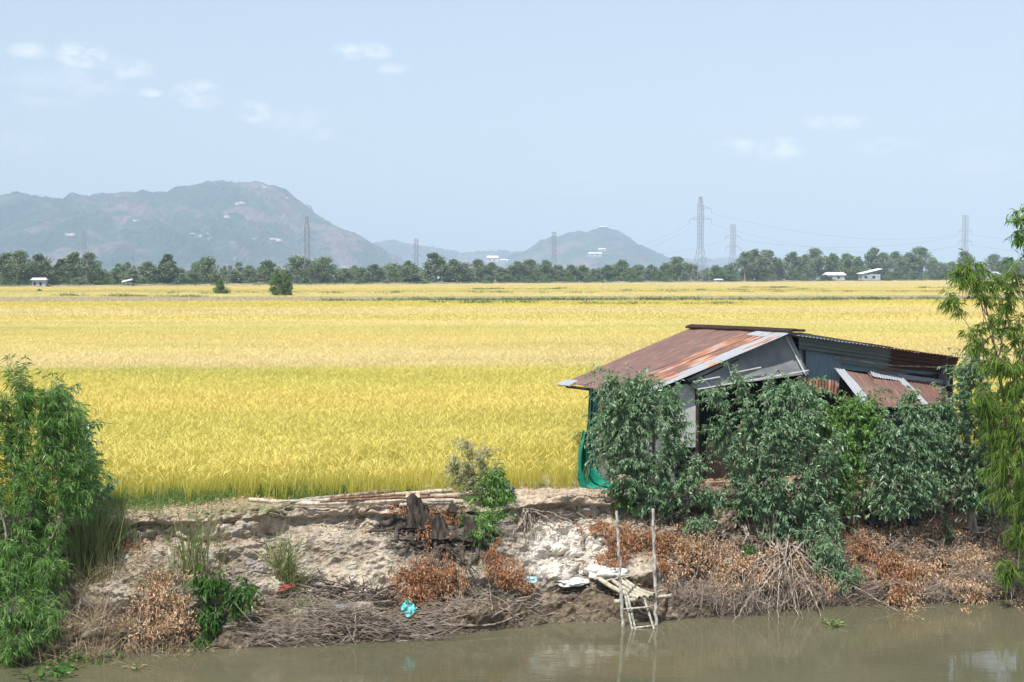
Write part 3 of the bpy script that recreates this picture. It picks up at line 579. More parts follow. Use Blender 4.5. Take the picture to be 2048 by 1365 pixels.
# ---------------------------------------------------------------- pylons
def pylon(px, ytop, d, arms, label, wb, yspread=1.0):
    X = (px-1024)/F*d; H = (549-ytop)/F*d+CAMH; root = thing('pylon', label, 'pylon', (X, d, 0), 'electricity pylons beyond the paddies'); o = np.array([X, d, 0])
    th = d/F; lg = max(.14, th*.36); br = max(.06, th*.17)
    a = Acc(); zs = [0]; 
    def w_(z): f = z/H; return wb*(1-f/.42)+.30*wb*(f/.42) if f < .42 else (.30*wb if f < .9 else .17*wb)
    if not yspread: 
        def w_(z): f = z/H; return wb*(1-f/.5)+.34*wb*(f/.5) if f < .5 else .34*wb
    zs = [0]; 
    while zs[-1] < H*.99: zs.append(min(H, zs[-1]+max(1.6, w_(zs[-1])*.9)))
    an = .35; ca, sa = math.cos(an), math.sin(an)
    cn_ = lambda z, i: o+np.array([((-1, 1, 1, -1)[i]*ca-(-1, -1, 1, 1)[i]*sa)*w_(z)/2, ((-1, 1, 1, -1)[i]*sa+(-1, -1, 1, 1)[i]*ca)*w_(z)/2, z])
    for z0, z1 in zip(zs[:-1], zs[1:]):
        for i in range(4):
            j = (i+1) % 4; bar(a, cn_(z0, i), cn_(z1, i), lg, lg); bar(a, cn_(z0, i), cn_(z1, j), br, br); bar(a, cn_(z0, j), cn_(z1, i), br, br); bar(a, cn_(z1, i), cn_(z1, j), br, br)
    part('lattice_body', a, M['steel'], root); ends = []
    for (f, side, L) in arms:
        z = f*H; q = Acc(); tip = o+np.array([side*L, 0, z+.2])
        for i in ((1, 2) if side > 0 else (0, 3)):
            bar(q, cn_(z, i), tip, br*1.3, br*1.3); bar(q, cn_(min(H, z+1.5), i), tip, br, br)
            for k in (.33, .66): bar(q, cn_(z, i)*(1-k)+tip*k, cn_(min(H, z+1.5), i)*(1-k)+tip*k, br*.8, br*.8)
        c = part('cross_arm', q, M['steel'], root); q2 = Acc(); tube(q2, [tip, tip-[0, 0, H*.055]], th*.28, 6); part('insulator', q2, M['ins'], root, parent=c); ends.append(tip-[0, 0, H*.055])
    for i in range(4): f_ = Acc(); p = cn_(0, i); tube(f_, [p+[0, 0, -.3], p+[0, 0, 1.2]], [.7, .45], 8); part('footing', f_, M['twig'], root)
    return ends, o+np.array([0, 0, H])
A3 = [(.78, -1, 6.5), (.78, 1, 6.5), (.64, 1, 6.5), (.64, -1, 6.5), (.9, 1, 4), (.9, -1, 4)]
p1e = pylon(1400, 395, 673, [(.74, -1, 5.2), (.74, 1, 5.2), (.86, 1, 5.2)], 'tallest pylon with three arms and four footings at the field edge', 7.2)
p2e = pylon(1465, 450, 860, [(.78, -1, 4.5), (.78, 1, 4.5), (.6, 1, 4.5), (.6, -1, 4.5)], 'grey pylon just right of the tallest pylon', 7.0, 0)
p3e = pylon(1928, 432, 960, [(.76, -1, 4.5), (.76, 1, 4.5), (.6, 1, 4.5), (.6, -1, 4.5)], 'pylon rising above the trees near the right edge', 8.0, 0)
p4e = pylon(1108, 465, 880, [(.78, -1, 3.2), (.78, 1, 3.2), (.6, 1, 3.2), (.6, -1, 3.2)], 'slim pylon standing before the left foot of the small hill', 6.0, 0)
p5e = pylon(833, 478, 820, [(.78, -1, 2.6), (.78, 1, 2.6), (.6, 1, 2.6), (.6, -1, 2.6)], 'slim pylon before the low saddle right of the big hill', 5.0, 0)
p6e = pylon(615, 435, 540, [(.78, 1, 3.0), (.66, 1, 3.0), (.66, -1, 3.0)], 'pale pylon standing between two dark trees before the big hill', 5.8)
p7e = pylon(170, 464, 950, [(.8, -1, 3), (.8, 1, 3), (.65, 1, 3), (.65, -1, 3)], 'faint pylon behind the trees at the left', 5.5, 0)
p8e = pylon(267, 500, 1300, [(.8, -1, 3), (.8, 1, 3)], 'faintest pylon low behind the trees at the left', 4.5, 0)
def cable(p, q, sag, label, r=.035):
    a = Acc(); t = np.linspace(0, 1, 30)[:, None]; pts = p*(1-t)+q*t; pts[:, 2] -= sag*4*(t*(1-t))[:, 0]; rr = pts[:, 1]/F*.11
    tube(a, pts, rr, 4); return single('power_line', label, 'power line', a, M['wire'], tuple(pts[0]), 'power lines between the pylons')
nm = ['upper left', 'upper right', 'lower right', 'lower left']
o3 = p3e[0]; o1 = p1e[0]; off = np.array([560., 1150., 26.])
cable(o1[2], o3[0], 7, 'highest cable sagging from the tallest pylon to the right pylon')
cable(o1[1], o3[3], 9, 'lower cable from the tallest pylon to the right pylon')
cable(p2e[0][1], o3[0]+[0, 0, -1.2], 6, 'upper cable from the second tallest pylon to the right pylon')
cable(p2e[0][2], o3[3]+[0, 0, -1], 6, 'lower cable from the second tallest pylon to the right pylon')
cable(o1[0], p4e[0][1], 8, 'upper cable from the tallest pylon down left to the small hill')
cable(o1[0]+[0, 0, -2.2], p4e[0][2], 8, 'lower cable from the tallest pylon down left to the small hill')
cable(p2e[0][0], p4e[0][1]+[0, 0, -2], 7, 'cable from the second tallest pylon down left to the small hill')
cable(p4e[0][0], p5e[0][1], 6, 'cable from the small hill pylon to the saddle pylon')
cable(o3[1], off, 5, 'upper cable leaving the right pylon toward the right edge')
cable(o3[2], off-[0, 0, 8.], 5, 'lower cable leaving the right pylon toward the right edge')
# ---------------------------------------------------------------- far houses
def house(px, ybase, w, h, label, wall, roof, d=None, slope=.3, name='house', mono=False, depth=6, rot=.2, hip=.35):
    d = d or dline(px)+4; X = (px-1024)/F*d; W = w/F*d; H = h/F*d; r = thing(name, label, name.replace('_', ' '), (X, d, .0 if d < 3000 else 0)); o = np.array([X, d, 0.]); zb = CAMH-(ybase-549)/F*d; zb = max(zb, 0)
    o[2] = zb; ca, sa = math.cos(rot), math.sin(rot); L = lambda x, y, z: o+np.array([x*ca-y*sa, x*sa+y*ca, z]); r.location = tuple(o)
    a = Acc(); hw = H*(1-hip); box(a, L(0, 0, hw/2-.3), (W*.86, depth*.8, hw+.6), rot); part('wall', a, M[wall], r)
    a = Acc()
    if mono: V = [L(-W/2, -depth/2, hw), L(W/2, -depth/2, H), L(W/2, depth/2, H+.3), L(-W/2, depth/2, hw+.3)]; V += [v+[0, 0, .25] for v in V]; a.add(V, [[3, 2, 1, 0], [4, 5, 6, 7], [0, 1, 5, 4], [1, 2, 6, 5], [2, 3, 7, 6], [3, 0, 4, 7]])
    else: V = [L(-W/2, -depth/2, hw), L(W/2, -depth/2, hw), L(W/2, depth/2, hw), L(-W/2, depth/2, hw), L(-W*.42, 0, H), L(W*.42, 0, H)]; a.add(V, [[0, 1, 5, 4], [2, 3, 4, 5]]); a.add(V, [[1, 2, 5], [3, 0, 4]]); a.add(V, [[3, 2, 1, 0]])
    part('roof', a, M[roof], r)
    for k in (-.25, .12): a = Acc(); box(a, L(W*k, -depth*.4-.03, hw*.42), (W*.13, .12, hw*.5), rot); part('window' if k < 0 else 'door', a, M['dark'], r)
house(80, 573, 30, 17, 'grey hut with pale tin roof under the left trees', 'roofG', 'roofW', hip=.25)
house(255, 573, 20, 12, 'small hut on short stilts with white roof at field edge', 'roofG', 'roofW', mono=True)
house(874, 564, 26, 11, 'house with low white hipped roof among the middle trees', 'houseW', 'roofW', d=600)
house(1520, 559, 24, 11, 'white open shelter before the right trees', 'houseW', 'roofW', d=760)
house(1603, 558, 12, 12, 'narrow pale yellow house in the right trees', 'houseY', 'roofG', d=780)
house(1585, 558, 10, 8, 'tiny white house left of the pale yellow house', 'houseW', 'roofG', d=785)
house(1668, 559, 44, 14, 'low grey roofed barn among the right trees', 'roofG', 'roofW', d=800, hip=.4)
house(1738, 559, 46, 20, 'long shed with a sloping white roof rising to the right', 'roofG', 'roofW', d=805, mono=True, hip=.5)
house(1985, 558, 26, 14, 'grey house behind the slender tree at far right', 'roofG', 'roofG', d=880)
house(1436, 564, 15, 6, 'small white roofed hut right of the tallest pylon', 'houseW', 'roofW', d=700)
house(985, 524, 26, 12, 'white temple hall on the saddle between the hills', 'houseW', 'roofW', d=4300, depth=16, name='temple')
house(1008, 525, 18, 6, 'low white building right of the temple on the saddle', 'houseW', 'roofW', d=4300, depth=16)
house(1190, 513, 30, 8, 'long white building on the face of the small hill', 'houseW', 'roofW', d=5050, depth=20)
house(1203, 503, 16, 6, 'smaller white building above the long one on the small hill', 'houseW', 'roofW', d=5150, depth=20)
house(1205, 458, 16, 5, 'pale building on the very top of the small hill', 'houseW', 'roofW', d=5590, depth=20)
for k, (px, py, w_p) in enumerate([(484, 407, 22), (452, 432, 20), (268, 441, 14), (575, 397, 12), (385, 467, 12), (505, 478, 9), (545, 480, 26), (463, 486, 9), (140, 470, 20)]):
    a = Acc(); d = 4300 if py > 450 else 4600; c = P(px, py, d); s = w_p/F*d/2; r = np.random.default_rng(300+k)
    for j in range(7):
        cc = c+np.array([r.normal()*s*.5, r.normal()*8, r.normal()*s*.22]); th = np.linspace(0, 2*np.pi, 9)[:-1]; rad = s*.4*(.5+r.random())
        V = [cc+np.array([math.cos(t)*rad*(.7+.5*r.random()), math.sin(t)*rad, zz]) for zz in (-rad*.9, rad*.3) for t in th]+[cc+[0, 0, rad*.6]]
        a.add(V, [[i, (i+1) % 8, 8+(i+1) % 8, 8+i] for i in range(8)]); a.add(V, [[8+i, 8+(i+1) % 8, 16] for i in range(8)])
    # sits on the slope: pushed back to the hill surface by ray distance
    hillobj = [o for o in C.objects if o.name.startswith('hills')][0]
    wh = ['highest pale outcrop on the face of the big hill', 'pale cliff patch below the highest outcrop on the big hill', 'pale outcrop on the left shoulder of the big hill', 'small outcrop near the right crest of the big hill', 'outcrop above the tree line left of the lone round tree', 'tiny white outcrop low on the middle of the big hill', 'wide outcrop low on the big hill above the bushy clump', 'tiny outcrop low on the big hill above the lone tree', 'pale outcrops low on the far left hill'][k]
    bpy.context.view_layer.update(); ok, loc, nr, fi = hillobj.ray_cast((0, 0, CAMH), tuple(unit(ray(px, py))))
    if ok:
        V = np.array(loc); sh = V-c; f = V[1]/d
        a.v = [(v-c)*f*np.array([1, .6, .55])+V for v in a.v]; c = V
    single('boulder_outcrop', wh, 'rock outcrop', a, plain('pale_rock%d' % k, (.7, .64, .56), (.5, .44, .38), scale=.02), tuple(c), 'pale rock outcrops on the big hill')
# harvester
d = 590; X = (780-1024)/F*d; r = thing('combine_harvester', 'orange and white harvester working at the far edge of the rice', 'harvester', (X, d, 0)); o = np.array([X, d, 0.])
a = Acc(); box(a, o+[0, 0, 1.7], (3.2, 1.8, 1.4)); box(a, o+[1.1, 0, 2.5], (1.0, 1.6, .5)); part('body', a, M['orange'], r)
a = Acc(); box(a, o+[-.6, 0, 2.7], (1.2, 1.5, 1.2)); cb = part('cab', a, M['houseW'], r); a = Acc(); box(a, o+[-.6, -.76, 2.8], (.9, .06, .7)); part('window', a, M['dark'], r, parent=cb)
a = Acc(); tube(a, [o+[-2.6, -1.4, .8], o+[-2.6, 1.4, .8]], .5, 10); bar(a, o+[-1.6, 0, 1.2], o+[-2.6, 0, .8], .5, .3); part('reel', a, M['orange'], r)
a = Acc(); box(a, o+[1.9, 0, 1.8], (1.1, 1.7, 1.3)); part('grain_tank', a, M['houseW'], r)
for s in (-1, 1): a = Acc(); box(a, o+[0, s*.9, .5], (2.8, .4, .8)); part('track', a, M['rubber'], r)
#PART2
# ================================================================ near objects
def tubes(acc, PT, RD, sides=3, tint=.5):
    n, m = PT.shape[:2]; T = unit(np.gradient(PT, axis=1)); A = unit(np.cross(T, np.array([.31, .52, .79]))); Bn = np.cross(T, A); th = np.arange(sides)*2*np.pi/sides
    V = PT[:, :, None]+RD[:, :, None, None]*(np.cos(th)[None, None, :, None]*A[:, :, None]+np.sin(th)[None, None, :, None]*Bn[:, :, None])
    b = (np.arange(n)*m*sides)[:, None, None]; i = (np.arange(m-1)*sides)[None, :, None]; j = np.arange(sides)[None, None]; k = (j+1) % sides
    Fq = np.stack([b+i+j, b+i+k, b+i+sides+k, b+i+sides+j], -1).reshape(-1, 4); acc.add(V.reshape(-1, 3), Fq, tint)
def surfv(x, y):
    t = y-edge(x); i = np.clip(np.round((x+12.5)/.05).astype(int), 0, len(hx)-1); j = np.clip(np.round((t+.6)/.03).astype(int), 0, len(ht)-1); return np.where(t > 5.9, .02, _H[i, j])
def blob_px(bl, d, dr=.75):
    bl = [(b[0], b[1], b[2]*1.13, b[3]*1.08)+tuple(b[4:]) for b in bl]
    o = []
    for b in bl:
        dd = min(d+(b[4] if len(b) > 4 else 0), B(b[0], b[1])[1]-.14); o.append((P(b[0], b[1], dd), np.array([b[2]*dd/F, min(b[2], b[3]*1.2)*dd/F*dr, b[3]*dd/F])))
    return o
def plant(name, label, cat, base, blobs, seed, nleaf, L, W, lm, sm='bark', droop=.6, nst=6, group=None, per=14, lr=.35, stem_r=.018, spread=.12, tints=None, trunkline=None):
    r = np.random.default_rng(seed); base = np.asarray(base, float); root = thing(name, label, cat, base, group)
    vol = np.array([np.prod(b[1])**.67 for b in blobs]); nt_ = max(4, int(nleaf/per)); bi = r.choice(len(blobs), nt_, p=vol/vol.sum())
    c = np.array([b[0] for b in blobs]); rr = np.array([b[1] for b in blobs]); dr_ = unit(r.normal(size=(nt_, 3))); rad = r.random(nt_)**.42
    E = c[bi]+dr_*rr[bi]*rad[:, None]*(1+.22*r.normal(size=(nt_, 1))*(r.random((nt_, 1)) < .3))
    sh = r.random(nt_) < .13; E = E+sh[:, None]*unit(dr_*[1, 1, .6]+[0, 0, .7])*(.12+.28*r.random((nt_, 1)))*min(1., rr.max()/.6)
    E = E[fbm(E*2.6, 2, seed) > -.85]; nt_ = len(E)
    st = Acc(); S = []
    order = r.permutation(len(blobs)); lines = []
    if trunkline is not None: lines.append(np.asarray(trunkline, float))
    for k in range(nst):
        b = blobs[order[k % len(blobs)]]; top = b[0]+unit(r.normal(size=3))*b[1]*.4; top[2] = b[0][2]+b[1][2]*r.uniform(.1, .8); p0 = (base if trunkline is None else lines[0][min(len(lines[0])-1, 1+k % (len(lines[0])-1))])+np.array([r.normal()*spread, r.normal()*spread*.6, 0 if trunkline is None else 0])
        if trunkline is None: p0[2] -= .08
        mid = p0*.45+top*.55+np.array([r.normal()*.1, r.normal()*.1, .05+abs(p0[2]-top[2])*.1]); t = np.linspace(0, 1, 9)[:, None]; q = p0*(1-t)**2+2*mid*t*(1-t)+top*t**2
        q[1:-1] += r.normal(size=(7, 3))*.015; lines.append(q)
    for i, q in enumerate(lines):
        t = np.linspace(0, 1, len(q)); sr = stem_r*(2.2 if (i == 0 and trunkline is not None) else 1); tube(st, q, sr*(1-.75*t), 6); 
        u = np.linspace(0, len(q)-1, 26); S.append(np.stack([np.interp(u, np.arange(len(q)), q[:, a_]) for a_ in range(3)], -1)[6:])
    S = np.concatenate(S); st_i = np.empty(nt_, int)
    for a0 in range(0, nt_, 500):
        e = E[a0:a0+500]; dd = ((e[:, None]-S[None])**2*np.array([1, 1, 1])).sum(-1)+np.where(S[None, :, 2] > e[:, None, 2]+.15, .6, 0); st_i[a0:a0+500] = dd.argmin(1)
    p0 = S[st_i]; ln_ = np.linalg.norm(E-p0, axis=1, keepdims=True)
    mid = (p0+E)/2+np.concatenate([np.zeros((nt_, 2)), ln_*.22], 1)+r.normal(size=(nt_, 3))*.03
    t = np.linspace(0, 1, 6)[None, :, None]; Q = p0[:, None]*(1-t)**2+2*mid[:, None]*t*(1-t)+E[:, None]*t**2
    tubes(st, Q, np.broadcast_to(np.linspace(.006, .0015, 6)[None], (nt_, 6))*(stem_r/.018)**.5)
    part('stems', st, M[sm], root)
    # leaves along the outer end of each twig
    k = np.repeat(np.arange(nt_), per); n = len(k); back = np.minimum(lr, ln_[k, 0]*.95)*r.random(n); u = 1-back/np.maximum(ln_[k, 0], .05); u = u[:, None]
    a0, a1, a2 = p0[k], mid[k], E[k]; pos = a0*(1-u)**2+2*a1*u*(1-u)+a2*u**2; tan = unit(2*(1-u)*(a1-a0)+2*u*(a2-a1))
    side = unit(np.cross(tan, r.normal(size=(n, 3)))); D = tan*.55+side*.8+np.array([0, 0, -1.0])*droop*(.5+r.random((n, 1)))
    lv = Acc(); tn = np.clip(np.repeat(r.normal(size=nt_)*.16, per)+r.normal(size=n)*.17+.5, 0, 1)
    if tints is not None: tn = np.clip(tn+tints(pos), 0, 1)
    leaves(lv, pos, D, L*(.5+.85*r.random(n)), W*(.6+.7*r.random(n)), r, .15, droop*.25, tn)
    part('foliage', lv, M[lm], root); return root
EG = 'shrubs growing along the bank in front of the shed'
plant('shrub', 'dense blue green shrub covering the left corner of the shed', 'shrub', P(1310, 1035, 28.6), blob_px([(1270, 860, 92, 105), (1305, 800, 68, 55), (1228, 785, 46, 45), (1330, 945, 72, 70), (1285, 975, 70, 45), (1222, 900, 40, 75), (1392, 965, 38, 45), (1350, 870, 40, 60), (1320, 1015, 60, 20), (1430, 1000, 30, 26)], 28.6), 1, 24000, .09, .032, 'euc', nst=12, group=EG)
plant('shrub', 'tall shrub hiding the middle of the shed under the grey gable panel', 'shrub', P(1535, 1080, 28.7), blob_px([(1545, 860, 80, 90), (1600, 810, 55, 50), (1495, 910, 50, 65), (1435, 800, 42, 26), (1472, 765, 24, 24), (1560, 960, 75, 60), (1590, 1030, 70, 42), (1605, 1075, 50, 30), (1655, 1065, 36, 34), (1560, 1065, 36, 26), (1525, 1010, 52, 38), (1640, 905, 48, 60), (1440, 870, 36, 40), (1560, 790, 40, 30), (1640, 990, 44, 40), (1480, 985, 26, 40)], 28.7), 2, 33000, .09, .033, 'euc', nst=14, group=EG)
plant('shrub', 'fresh green shrub right of the tall middle shrub, below the rusty sheets', 'shrub', P(1700, 1040, 29.2), blob_px([(1700, 870, 60, 68), (1722, 822, 40, 36), (1665, 940, 42, 50), (1730, 930, 40, 50), (1690, 1000, 50, 34), (1650, 860, 34, 50), (1755, 860, 30, 50)], 29.2), 3, 14500, .09, .032, 'willow', nst=8, group=EG)
plant('shrub', 'bluish shrub below the right end of the tin awning', 'shrub', P(1800, 1030, 29.0), blob_px([(1800, 885, 62, 72), (1808, 955, 66, 56), (1770, 1000, 46, 36), (1815, 812, 28, 32), (1860, 900, 38, 54), (1850, 980, 50, 44), (1790, 1015, 60, 26), (1755, 930, 34, 50)], 29.0), 4, 19000, .09, .033, 'euc', nst=9, group=EG)
plant('shrub', 'tall dark shrub between the awning and the slender tree', 'shrub', P(1925, 1035, 29.6), blob_px([(1930, 790, 50, 66), (1945, 735, 32, 32), (1918, 880, 58, 76), (1950, 950, 55, 60), (1890, 950, 40, 46), (1960, 1000, 50, 30), (1880, 850, 30, 60), (1985, 880, 40, 90)], 29.4), 5, 21000, .09, .032, 'euc', nst=9, group=EG)
plant('shrub', 'low darker green bush at the foot of the left shrub', 'shrub', P(1265, 1030, 28.9), blob_px([(1255, 990, 40, 36), (1310, 1010, 46, 22)], 28.8), 6, 2400, .08, .035, 'weed', nst=5)
for i, (px, py, rx, ry, lab) in enumerate([(1398, 1052, 36, 22, 'small blue green sprig among tan dead leaves left of the middle roots'), (1892, 1068, 26, 26, 'small blue green sprig left of the pale stump'), (1655, 1115, 40, 48, 'trailing green sprig right of the hanging roots'), (1690, 1160, 36, 26, 'low grey green sprig near the water right of the hanging roots'), (1500, 1100, 14, 18, 'yellow green seedling left of the hanging roots')]):
    b = B(px, py+ry*.7); dd = b[1]-.15; plant('bank_shrub', lab, 'shrub', b, blob_px([(px, py, rx, ry)], dd), 20+i, int(rx*ry*.75), .1, .03, 'weed' if i == 4 else 'euc', nst=4, per=10, stem_r=.01, spread=.05)
# two-coloured bush on the brink
bb = P(962, 1040, 28.5)
plant('bush', 'feathery bush with pale dry top beside the charred stump', 'bush', bb, blob_px([(925, 915, 32, 34), (965, 925, 30, 34), (915, 955, 30, 40), (945, 965, 45, 50), (980, 975, 30, 44)], 28.2), 31, 8500, .06, .018, 'eucpale', droop=.1, nst=6, per=16, stem_r=.011, tints=lambda p: np.clip((p[:, 2]-.35)*.45+.05, -.25, .4))
plant('bush', 'green leafy bush hanging over the brink below the pale dry one', 'bush', bb+[.1, -.1, 0], blob_px([(975, 1000, 40, 34), (960, 1045, 36, 34), (1000, 1025, 28, 22), (950, 1075, 22, 24), (985, 960, 32, 34), (1000, 985, 36, 30), (975, 1060, 22, 24)], 28.05), 32, 7500, .09, .028, 'willow', nst=6, stem_r=.012)
# left tree
LT = P(30, 1240, 24.6); LT[2] = -1.5
plant('tree', 'leaning tree with narrow drooping leaves filling the left edge', 'tree', LT, blob_px([(32, 745, 26, 34), (66, 800, 46, 44), (20, 850, 50, 60), (100, 860, 58, 56), (140, 935, 50, 60), (60, 945, 80, 85), (74, 1050, 70, 74), (40, 1150, 76, 74, -.5), (42, 1230, 64, 56, -1.1), (25, 1305, 42, 30, -1.5), (165, 1000, 34, 40), (90, 1170, 46, 60, -.6), (80, 1250, 40, 40, -1.1), (188, 940, 28, 50), (150, 850, 38, 46), (-60, 900, 80, 120), (-60, 1150, 80, 120), (100, 800, 34, 30)], 25.0, .9), 41, 46000, .15, .016, 'willow', droop=.6, nst=12, per=16, stem_r=.028, spread=.25)
plant('shrub', 'broad leaved shrub standing behind the left tree', 'shrub', P(160, 1060, 26.4), blob_px([(140, 880, 46, 66), (165, 940, 42, 66), (112, 810, 34, 40), (190, 985, 26, 26), (222, 975, 14, 8), (195, 1040, 24, 40)], 26.3), 42, 8500, .1, .034, 'euc', nst=8)
plant('shrub', 'bright green bush at the waterline left of the brush pile', 'shrub', B(430, 1270), blob_px([(480, 1195, 40, 34), (420, 1170, 34, 26), (420, 1240, 30, 26), (405, 1290, 18, 18)], B(440, 1230)[1]-.2), 43, 2300, .13, .035, 'weed', droop=.8, nst=7, per=9, stem_r=.009)
# right slender tree
tl = [P(2042, 1100, 27.9), P(2028, 960, 27.8), P(2012, 840, 27.7), P(1996, 740, 27.7), P(1984, 660, 27.7), P(1960, 575, 27.7), P(1948, 530, 27.7)]
plant('tree', 'slender tree with narrow hanging leaves at the right edge', 'tree', tl[0], blob_px([(1950, 560, 52, 36), (1918, 610, 36, 20), (1998, 590, 44, 34), (1925, 545, 26, 18), (1902, 600, 26, 16), (1945, 680, 26, 26), (1990, 650, 40, 26), (2030, 560, 30, 40), (1975, 720, 34, 34), (2035, 660, 36, 46)], 27.7, 1.0), 51, 4200, .17, .019, 'willowr', droop=.9, nst=9, per=14, stem_r=.014, trunkline=tl, lr=.4)
plant('tree_foliage_curtain', 'curtain of long hanging leaves in front of the slender trunk', 'tree', P(2060, 1130, 27.5), blob_px([(2000, 770, 46, 70), (2030, 860, 44, 90), (2000, 940, 40, 80), (2040, 990, 40, 90), (1975, 830, 30, 60), (2045, 1090, 24, 50), (2020, 1150, 20, 30), (2060, 760, 40, 100)], 27.5, .9), 52, 8000, .19, .019, 'willowr', droop=1.3, nst=9, per=16, stem_r=.014, lr=.5).name = 'weeping_tree'
plant('tree', 'leafy branch tips of a tree reaching in at the upper right edge', 'tree', P(2150, 1120, 27.0), blob_px([(2032, 440, 26, 24), (2040, 475, 22, 18), (2025, 520, 16, 12), (2080, 460, 50, 60), (2110, 560, 60, 90)], 27.0), 53, 2100, .13, .03, 'willow', droop=.7, nst=7, per=12, stem_r=.02)
# ---------------------------------------------------------------- reeds and grass
def reeds(label, px, py, hpx, n, spr, seed, mat='reed', lean=.22, wd=.014, curve=.35, name='reed_clump'):
    r = np.random.default_rng(seed); b = B(px, py); s = b[1]/F; X = b[0]+r.normal(size=n)*spr*s; Y = b[1]+r.normal(size=n)*spr*s*.5; Z = np.maximum(surfv(X, Y), WZ)-.04
    th = r.random(n)*6.28; le = abs(r.normal(size=n))*lean; D = np.stack([np.cos(th)*le, np.sin(th)*le, np.ones(n)], -1); a = Acc()
    blades(a, np.stack([X, Y, Z], -1), D, hpx*s*(.45+.6*r.random(n)), wd, r, curve*r.random(n), 6); return single(name, label, 'grass clump', a, M[mat], tuple(b))
reeds('tall reed clump right beside the left tree', 178, 1160, 205, 420, 28, 1, lean=.1)
reeds('dense reeds at the right foot of the left tree', 222, 1120, 130, 200, 16, 2)
reeds('sparse tall reeds on the clay face left of the middle', 385, 1145, 205, 130, 18, 3, wd=.013, lean=.16)
reeds('thin reeds leaning left on the brink', 250, 1090, 120, 34, 12, 4, lean=.25)
reeds('short grass tuft on the brink between the thin and tall reeds', 320, 1050, 70, 30, 14, 5)
reeds('thick green tussock of long blades on the clay face', 572, 1160, 132, 190, 15, 6, lean=.42, wd=.017, curve=.5)
reeds('lone thin stalks right of the tall reeds', 445, 1110, 90, 18, 12, 7)
reeds('drooping pale blades beside the red cloth', 610, 1215, 70, 40, 16, 8, lean=.7, curve=.9)
reeds('grassy mound below the feathery bush', 950, 1165, 32, 260, 26, 9, lean=.7, wd=.008)
reeds('dry straw colored grass under the left reeds', 190, 1190, 90, 380, 40, 10, 'dryg', .5, .009, .6, 'dry_grass_clump')
reeds('tangle of dry grass at the waterline near the left tree', 160, 1275, 95, 520, 60, 11, 'dryg', .9, .009, .8, 'dry_grass_clump')
reeds('dry grass between the left reeds and the brown shrub', 290, 1170, 70, 260, 36, 12, 'dryg', .6, .008, .7, 'dry_grass_clump')
reeds('greenish grass trailing over the brown dead shrub', 345, 1200, 100, 110, 36, 13, 'reed', .9, .008, .9)
reeds('dry grass along the waterline below the brown shrub', 330, 1300, 60, 300, 55, 14, 'dryg', .9, .008, .8, 'dry_grass_clump')
reeds('wispy weeds on the clay left of the charred stump', 690, 1100, 34, 60, 16, 15, 'reed', .6, .007, .6)
reeds('green tuft behind the logs at their left end', 548, 992, 44, 160, 20, 16, 'weed', .35, .012, .4)
reeds('green tuft at the paddy corner before the net', 1085, 974, 24, 60, 14, 17, 'weed', .35, .01)
reeds('dry brown grass tuft under the left edge of the left shrub', 1215, 1012, 34, 90, 22, 31, 'dryg', .6, .008, .5, 'dry_grass_clump')
reeds('green weeds at the foot of the middle shrub', 1465, 1010, 40, 70, 26, 32, 'weed', .5, .014)
reeds('weedy tuft right of the charred stump on the clay', 1130, 1030, 24, 60, 24, 33, 'dryg', .6, .007, .5, 'dry_grass_clump')
reeds('green weeds under the shrub with the awning behind', 1860, 1020, 36, 80, 30, 34, 'weed', .5, .014)
reeds('short weeds halfway down the clay below the poles', 620, 1085, 24, 50, 18, 35, 'reed', .6, .008)
reeds('green weeds at the right foot of the pale stump', 1985, 1050, 40, 80, 26, 36, 'weed', .5, .014)
reeds('dry grass hanging below the lip at the left', 470, 1050, 30, 110, 44, 37, 'dryg', .8, .007, .9, 'dry_grass_clump')
reeds('small upright weed by the path left of the net', 1118, 962, 26, 18, 5, 18, 'weed', .35, .016)
# verge grass: one mass
r = np.random.default_rng(5); n = 34000; X = -12+r.random(n)**1.1*11.5; t = 2.75+r.random(n)**.8*1.7; k = fbm(np.stack([X*.8, t*1.5, X*0], -1), 3, 8) > -.25+.5*(X > -5.5)*1; X, t = X[k], t[k]; Y = edge(X)+t; n = len(X)
a = Acc(); th = r.random(n)*6.28; le = abs(r.normal(size=n))*.5; blades(a, np.stack([X, Y, surfv(X, Y)-.02], -1), np.stack([np.cos(th)*le, np.sin(th)*le, np.ones(n)], -1), .07+.42*r.random(n)**1.3*np.clip((t-2.9), .15, 1.1), .009, r, .4, 3)
single('verge_grass', 'green grass between the brink and the rice at the left', 'grass', a, M['grass'], kind='stuff')
